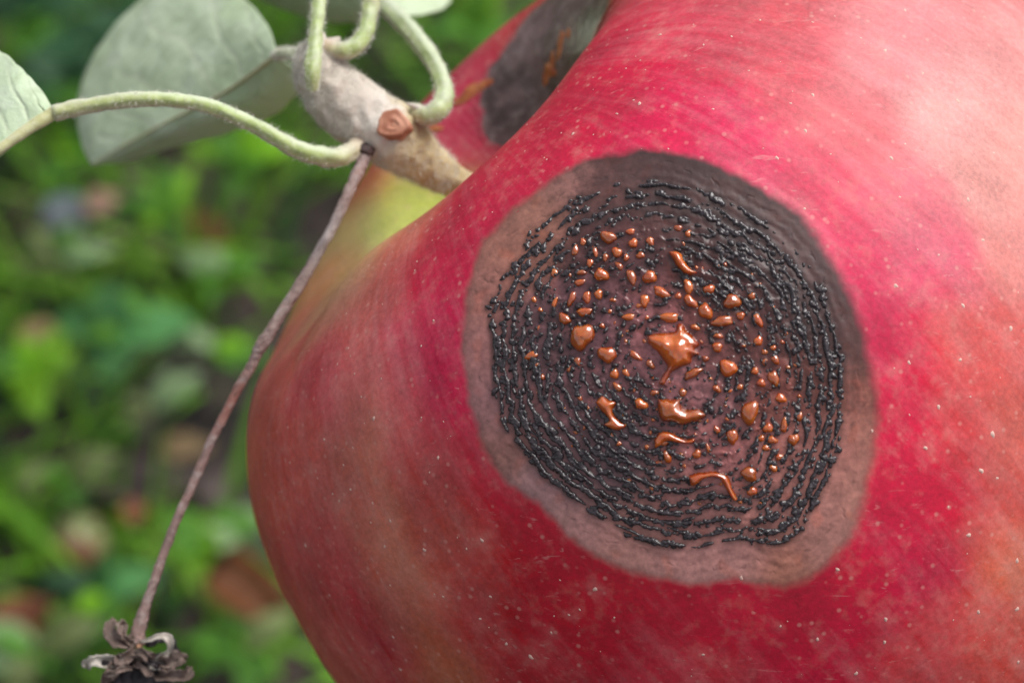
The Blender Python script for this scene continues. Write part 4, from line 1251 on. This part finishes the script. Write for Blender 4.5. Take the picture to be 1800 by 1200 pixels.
m.l.new(m.b.outputs[0], mx.inputs[1]); m.l.new(tr.outputs[0], mx.inputs[2]); m.l.new(mx.outputs[0], m.n['Material Output'].inputs['Surface'])
M_LEAF = m.m


def petiole(pts, leafobj=None, n=46, seed=0, pink=(0, 0)):
    P, R_ = path3(pts, n)
    V, F = tube(P, R_ * (0.97 + 0.10 * np.cos(np.linspace(0, 2 * np.pi, n))), 18, 0.18, 1.5, seed)
    gv = V[:n * 18].reshape(n, 18, 3); ga = np.arange(18)
    gv[:, 3] = gv[:, 3] * 0.62 + P * 0.38; gv[:, 4] = gv[:, 4] * 0.8 + P * 0.2; gv[:, 2] = gv[:, 2] * 0.8 + P * 0.2; gv[:, 11] = gv[:, 11] * 0.85 + P * 0.15
    V[:n * 18] = gv.reshape(-1, 3)
    # channel along the upper side
    o = part('leaf_stalk', cam2w(V), F, M_PET, spur, leafobj)
    u = np.repeat(np.linspace(0, 1, n), 18); u = np.r_[u, 0, 1]
    attr(o.data, 'pinkish', pink[0] * (1 - sstep(0.0, 0.35, u)) + pink[1] * sstep(0.6, 1.0, u), 'FLOAT')
    dv = (V[:n * 18].reshape(n, 18, 3) - P[:, None]) / R_[:, None, None]
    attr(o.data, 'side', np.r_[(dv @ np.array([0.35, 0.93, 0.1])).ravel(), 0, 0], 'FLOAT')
    V, F = hairs(P, R_, 1500, 0.10, 0.36, seed + 40)
    part('felt', cam2w(V), F, MAT_HAIR, spur, leafobj, kind='stuff')
    return o


def blade(mid, edges, label=None, bulge=1.2, n=110, mrib=6.0, seed=0):
    """mid and edges: lists of (px,py,depth); one lofted half per edge, joined in one solid blade"""
    Q = catmull(np.array(mid, float), n); Mid = at(Q[:, 0], Q[:, 1], Q[:, 2])
    sheets, veins = [], []
    for e in edges:
        Eq = catmull(np.array(e, float), n); Ed = at(Eq[:, 0], Eq[:, 1], Eq[:, 2])
        t = np.linspace(0, 1, 41)[None, :, None]
        S = Mid[:, None] * (1 - t) + Ed[:, None] * t
        u = np.linspace(0, 1, n)[:, None]
        tt = t[..., 0]
        vph = u * 7.0 - tt ** 0.8 * 1.5 + 0.25 * perlin(u * 6, tt * 4, seed)
        vd = np.abs(vph - np.round(vph)); vein = np.exp(-(vd / 0.07) ** 2) * (1 - 0.6 * tt)
        veins.append(vein + 0 * tt)
        S[..., 2] += bulge * np.sin(np.pi * tt) * np.sin(np.pi * u) - 0.22 * vein * np.sin(np.pi * np.clip(tt, 0, 1)) + 0.25 * perlin(S[..., 0] * .35, S[..., 1] * .35, seed)
        # finely toothed margin
        tooth = 0.22 * np.abs(np.sin(u * 44 + 0.6 * np.sin(u * 31))) * tt ** 6
        S = S + (Ed - Mid)[:, None] / (np.linalg.norm(Ed - Mid, axis=1)[:, None, None] + 1e-6) * tooth[..., None] * np.sin(np.pi * u)[..., None]
        sheets.append(S)
    S = np.concatenate([sheets[0][:, ::-1], sheets[1][:, 1:]], 1)
    V, F = thick_sheet(S, 0.09)
    o = part('leaf', cam2w(V), F, M_LEAF, spur, label=label)
    VN = np.concatenate([veins[0][:, ::-1], veins[1][:, 1:]], 1).ravel()
    attr(o.data, 'vein', np.r_[VN, VN], 'FLOAT')
    rr2 = np.linspace(mrib, mrib * 0.25, n) * Q[:, 2] / FPX
    Vm, Fm = tube(Mid + np.array([0, 0, 0.10]), rr2, 10, 0.1, 1, seed)
    mr = part('midrib', cam2w(Vm), Fm, M_PET, spur, o)
    attr(mr.data, 'pinkish', np.full(len(Vm), 0.35), 'FLOAT')
    return o


leaf_a = blade([(95, 199, 180), (40, 234, 179), (-40, 292, 178), (-140, 370, 178), (-240, 440, 180)],
               [[(95, 196, 180), (72, 160, 180.5), (35, 120, 182), (0, 92, 184), (-80, 50, 188), (-180, 80, 190), (-245, 250, 187), (-255, 380, 183), (-240, 440, 180)],
                [(95, 202, 180), (40, 242, 185), (-40, 306, 189), (-140, 392, 189), (-240, 440, 180)]], 'pale leaf cut by the left edge of the picture', 1.0, mrib=13, seed=2)
petiole([(640, 232, 187.6, 14), (622, 262, 185.5, 15), (588, 277, 184, 17.5), (525, 264, 183, 18), (445, 220, 182, 15.5), (355, 184, 181, 14.5), (255, 174, 180, 14), (160, 185, 180, 13.5), (95, 199, 179.8, 14)], leaf_a, 70, 1, (0.8, 0.25))
leaf_b = blade([(487, 97, 200), (400, 160, 207), (300, 212, 213), (220, 255, 218), (162, 290, 222)],
               [[(487, 95, 200), (472, 50, 206), (430, 0, 214), (360, -38, 223), (270, -15, 230), (195, 55, 233), (150, 130, 233), (136, 200, 230), (146, 258, 226), (162, 290, 222)],
                [(490, 100, 200), (530, 140, 202), (490, 195, 207), (405, 232, 213), (305, 258, 218), (225, 282, 221), (162, 290, 222)]], 'large pale leaf behind the long curved stalk', 1.6, mrib=4.5, seed=5)
petiole([(548, 118, 187, 14), (528, 100, 189, 13), (505, 94, 194, 11), (487, 97, 200, 10)], leaf_b, 24, 2, (0.5, 0.4))
leaf_c = blade([(668, 4, 205), (600, -30, 212), (500, -80, 219), (380, -130, 226)],
               [[(668, 8, 205), (640, 38, 213), (560, 34, 221), (470, 4, 229), (400, -60, 231), (380, -130, 226)],
                [(672, 4, 205), (725, 28, 214), (790, 2, 223), (760, -80, 226), (600, -170, 230), (380, -130, 226)]], 'blurred pale leaf at the top edge behind the stalks', 1.4, mrib=7, seed=8)
petiole([(728, 196, 187.5, 14), (752, 204, 186, 17), (773, 190, 186, 19), (781, 158, 187.5, 18), (764, 112, 190.5, 17), (728, 62, 195, 17), (692, 24, 200, 16), (668, 4, 205, 13)], leaf_c, 60, 3, (0.35, 0.0))
petiole([(549, 158, 183.6, 10), (549, 128, 183.2, 14), (552, 92, 184, 15), (556, 50, 185, 14), (560, 10, 186, 14), (566, -60, 188, 13), (580, -160, 192, 12)], None, 46, 4, (0.15, 0.0))
petiole([(566, 78, 186, 13), (590, 89, 185.5, 15), (622, 84, 185.5, 17), (642, 58, 186, 16), (650, 20, 187, 16), (656, -30, 188, 15), (672, -150, 192, 13)], None, 46, 5, (0.9, 0.7))
# woolly bud at the end of the spur
r5 = np.random.default_rng(15)
for k, (x, y, d, L, wd, dx, dy) in enumerate([(556, 96, 185.5, 40, 26, 0.35, -1), (572, 88, 186.5, 34, 22, 0.8, -0.7), (540, 110, 186.5, 34, 20, -0.5, -1), (648, 226, 185.8, 34, 12, -0.3, -1), (742, 192, 186.2, 30, 10, -1, -0.35)]):
    t = np.linspace(0, 1, 9)
    dd = np.array([dx, dy]) / math.hypot(dx, dy)
    P = at(x + dd[0] * L * t, y + dd[1] * L * t, d + 0.4 * t)
    V, F = tube(P, wd * 0.5 * np.sin(np.pi * np.clip(0.25 + 0.72 * t, 0, 1)) * d / FPX + 0.03, 14, 0.2, 1.2, k)
    o = part('bud_scale', cam2w(V), F, MAT_BARK, spur, twig)

# ------------------------------------------------------------------ dry flower stalk hanging from the spur
m = NT('dry_stalk')
p = m.pos(); f0 = m.noise(p, 110, 3); f1 = m.noise(p, 700, 4, 0.65); f2 = m.noise(p, 2500, 3, 0.7)
c = m.mix(m.rng(f0, 0.4, 0.6, 0, 1), (0.32, 0.215, 0.19), (0.27, 0.225, 0.215))
red = m('Attribute', attribute_name='red').outputs['Fac']
c = m.mix(red, c, (0.30, 0.115, 0.085))
c = m.mix(m.rng(f1, 0.48, 0.7, 0, 0.7), c, (0.50, 0.43, 0.41))
c = m.mix(m.rng(f2, 0.5, 0.7, 0, 0.6), c, (0.09, 0.062, 0.056))
m.p(Base_Color=c, Roughness=0.7, Normal=m.bump(m.math('ADD', f1, f2), 0.8, 0.00015))
M_DRY = m.m
P, R_ = path3([(643, 258, 186.2, 14), (638, 282, 185.6, 12.5), (622, 320, 185, 11.5), (590, 388, 184.6, 11), (558, 448, 184.5, 11), (520, 512, 184.5, 11), (482, 570, 184.6, 11.5), (462, 602, 184.8, 13), (446, 634, 185, 11), (424, 672, 185.2, 9.6), (396, 726, 185.4, 9.4), (366, 788, 185.6, 9.2), (340, 846, 185.8, 9.2), (314, 906, 185.8, 8.8), (290, 968, 186, 9.2), (270, 1024, 186, 9.6), (255, 1068, 186, 10.5), (244, 1104, 186, 14), (240, 1130, 186, 18)], 150)
uu = np.linspace(0, 1, 150)
P = P + 0.09 * np.stack([perlin(uu * 14, 0.2, 1.7), perlin(uu * 14, 5.2, 1.7), 0 * uu], -1)
R_ = 0.88 * R_ * (1 + 0.10 * perlin(uu * 30, 3.2, 0.7))
V, F = tube(P, R_, 16, 0.24, 3.4, 9)
dst = part('dry_stalk', cam2w(V), F, M_DRY, spur, label='thin dry brown stalk ending in a shrivelled flower')
py_ = 600 - FPX * V[:, 1] / -V[:, 2]
attr(dst.data, 'red', 0.75 * np.exp(-((py_ - 700) / 60) ** 2) + 0.35 * np.exp(-((py_ - 860) / 160) ** 2), 'FLOAT')
ring = at(642, 264, 185.9)
V, F = tube(np.stack([ring + np.array([0.1, 0.35, 0]) * t for t in np.linspace(-1, 1, 7)]), np.array([14, 17, 18.5, 19, 18, 17, 15]) * 186 / FPX, 16, 0.25, 2.5, 3)
o = part('collar', cam2w(V), F, simple('dark_collar', (0.035, 0.02, 0.018), (0.08, 0.05, 0.045), 600, 0.7), spur, dst)

m = NT('shrivelled')
p = m.pos(); f1 = m.noise(p, 500, 4, 0.65); f2 = m.noise(p, 1800, 4, 0.7)
c = m.mix(m.rng(f1, 0.35, 0.65, 0, 1), (0.07, 0.045, 0.036), (0.22, 0.155, 0.13))
c = m.mix(m.rng(f2, 0.5, 0.72, 0, 0.6), c, (0.36, 0.30, 0.26))
m.p(Base_Color=c, Roughness=0.75, Normal=m.bump(m.math('ADD', f1, f2), 0.9, 0.0002))
M_SHR = m.m
M_PALE = simple('pale_dry_sepal', (0.42, 0.37, 0.31), (0.60, 0.56, 0.50), 700, 0.7, 0.5, 0.0002)
M_BLACK = simple('black_dry_core', (0.012, 0.009, 0.010), (0.035, 0.026, 0.03), 800, 0.5, 0.6, 0.0002)


def sepal(pts, width, mat, twist=0.0, cup=0.4, seed=0):
    width *= 0.85
    """curled strip: pts (px,py,depth) along its length, width px"""
    q = catmull(np.array(pts, float), 22); P = at(q[:, 0], q[:, 1], q[:, 2])
    T = np.gradient(P, axis=0); T /= np.linalg.norm(T, axis=1, keepdims=True)
    u = np.linspace(0, 1, 22)
    side = np.cross(T, [0.25, 0.2, 1.0]); side /= np.linalg.norm(side, axis=1, keepdims=True)
    nrm = np.cross(side, T)
    w = width * 186 / FPX * (0.55 + 0.45 * np.sin(np.pi * np.clip(u * 1.05, 0, 1))) * (1 - 0.55 * u ** 4)
    ang = twist * u + 0.5 * perlin(u * 3, seed * 3.1)
    sd_ = side * np.cos(ang)[:, None] + nrm * np.sin(ang)[:, None]; nd = np.cross(sd_, T)
    w = w * (1 + 0.45 * perlin(u * 7, seed * 2.3 + 0.5))
    v = np.linspace(-1, 1, 9)
    S = P[:, None] + sd_[:, None] * (w[:, None] * 0.5 * v)[..., None] + nd[:, None] * (cup * w[:, None] * (v ** 2)[None])[..., None]
    S = S + 0.20 * np.stack([perlin(S[..., 0] * 1.7, S[..., 1] * 1.7, S[..., 2] * 1.7, seed + k) for k in range(3)], -1) + 0.13 * np.stack([perlin(S[..., 0] * 4.5, S[..., 1] * 4.5, S[..., 2] * 4.5, seed + k + 9) for k in range(3)], -1)
    V, F = thick_sheet(S, 0.075)
    return part('dry_sepal', cam2w(V), F, mat, spur, dst)


sepal([(238, 1128, 185.6), (222, 1128, 184.8), (206, 1122, 184.3), (196, 1108, 184.5), (198, 1097, 185.2), (206, 1096, 185.8)], 30, M_SHR, 0.5, 0.5, 1)
sepal([(236, 1136, 185.0), (220, 1120, 184.2), (212, 1104, 184.2), (214, 1096, 185), (222, 1100, 185.4)], 18, M_SHR, -0.4, 0.5, 2)
sepal([(246, 1128, 184.8), (262, 1124, 183.6), (282, 1118, 183.2), (295, 1124, 183.6), (296, 1140, 184.2), (284, 1152, 184.4), (266, 1158, 184.4), (254, 1156, 184.6)], 17, M_PALE, 1.2, 0.3, 3)
sepal([(256, 1130, 186.4), (282, 1122, 186.6), (300, 1130, 186.6), (305, 1144, 186.4), (292, 1158, 186), (276, 1164, 185.8)], 20, M_BLACK, 0.4, 0.4, 4)
sepal([(228, 1160, 185.4), (206, 1162, 184.6), (184, 1162, 184.2), (164, 1162, 184.2), (152, 1166, 184.6), (156, 1174, 185)], 24, M_PALE, 0.3, 0.5, 5)
sepal([(226, 1164, 185), (206, 1172, 184.4), (190, 1182, 184), (184, 1196, 184), (192, 1206, 184.4)], 26, M_SHR, 0.5, 0.5, 6)
sepal([(258, 1166, 185.2), (282, 1168, 184.6), (304, 1164, 184.2), (320, 1156, 184.2), (326, 1160, 184.8)], 28, M_SHR, 0.3, 0.5, 7)
sepal([(260, 1176, 185), (286, 1182, 184.4), (310, 1186, 184), (328, 1182, 184.2), (330, 1172, 184.8)], 30, M_SHR, -0.6, 0.5, 8)
sepal([(236, 1140, 184.4), (226, 1150, 183.6), (214, 1158, 183.4), (206, 1150, 183.8)], 24, M_SHR, 0.6, 0.6, 9)
sepal([(244, 1130, 184.2), (248, 1148, 183.6), (250, 1166, 183.6)], 14, simple('rusty_rib', (0.28, 0.12, 0.06), (0.40, 0.22, 0.13), 600, 0.7, 0.5), 0.2, -0.4, 10)
sepal([(250, 1168, 184.6), (264, 1174, 183.8), (278, 1170, 183.8), (284, 1162, 184.2)], 14, M_PALE, 0.5, 0.4, 11)
rs_ = random.Random(4)
for k in range(11):
    a = rs_.uniform(-0.5, math.pi + 0.5); L = rs_.uniform(22, 46)
    x0, y0 = 240 + rs_.uniform(-22, 26), 1166 + rs_.uniform(-24, 10)
    dx, dy = math.cos(a) * L, math.sin(a) * L * 0.7
    z0 = rs_.uniform(183.4, 185.0)
    sepal([(x0, y0, z0), (x0 + dx * .5, y0 + dy * .4 - 3, z0 - .5), (x0 + dx * .95, y0 + dy * .9, z0 - .4), (x0 + dx * 1.0 + rs_.uniform(-8, 8), y0 + dy + rs_.uniform(-12, 2), z0 + .3), (x0 + dx * .8, y0 + dy - rs_.uniform(4, 14), z0 + .8)], rs_.uniform(10, 20), rs_.choice((M_SHR, M_SHR, M_BLACK)), rs_.uniform(-1.2, 1.2), rs_.uniform(0.3, 0.7), 20 + k)
for k, (x0, x1, r0) in enumerate(((214, 206, 15), (228, 224, 17), (244, 244, 18), (262, 264, 18), (276, 284, 14), (236, 232, 12))):
    P, R_ = path3([(x0 + 4, 1150, 185.6, r0 * .7), (x0, 1172, 185.2, r0), (x1, 1200, 185, r0), (x1 - 2, 1236, 185.4, r0 * .8), (x1, 1262, 186, r0 * .4)], 18)
    V, F = tube(P, R_, 12, 0.35, 2.0, k)
    part('dry_core', cam2w(V), F, M_BLACK, spur, dst)
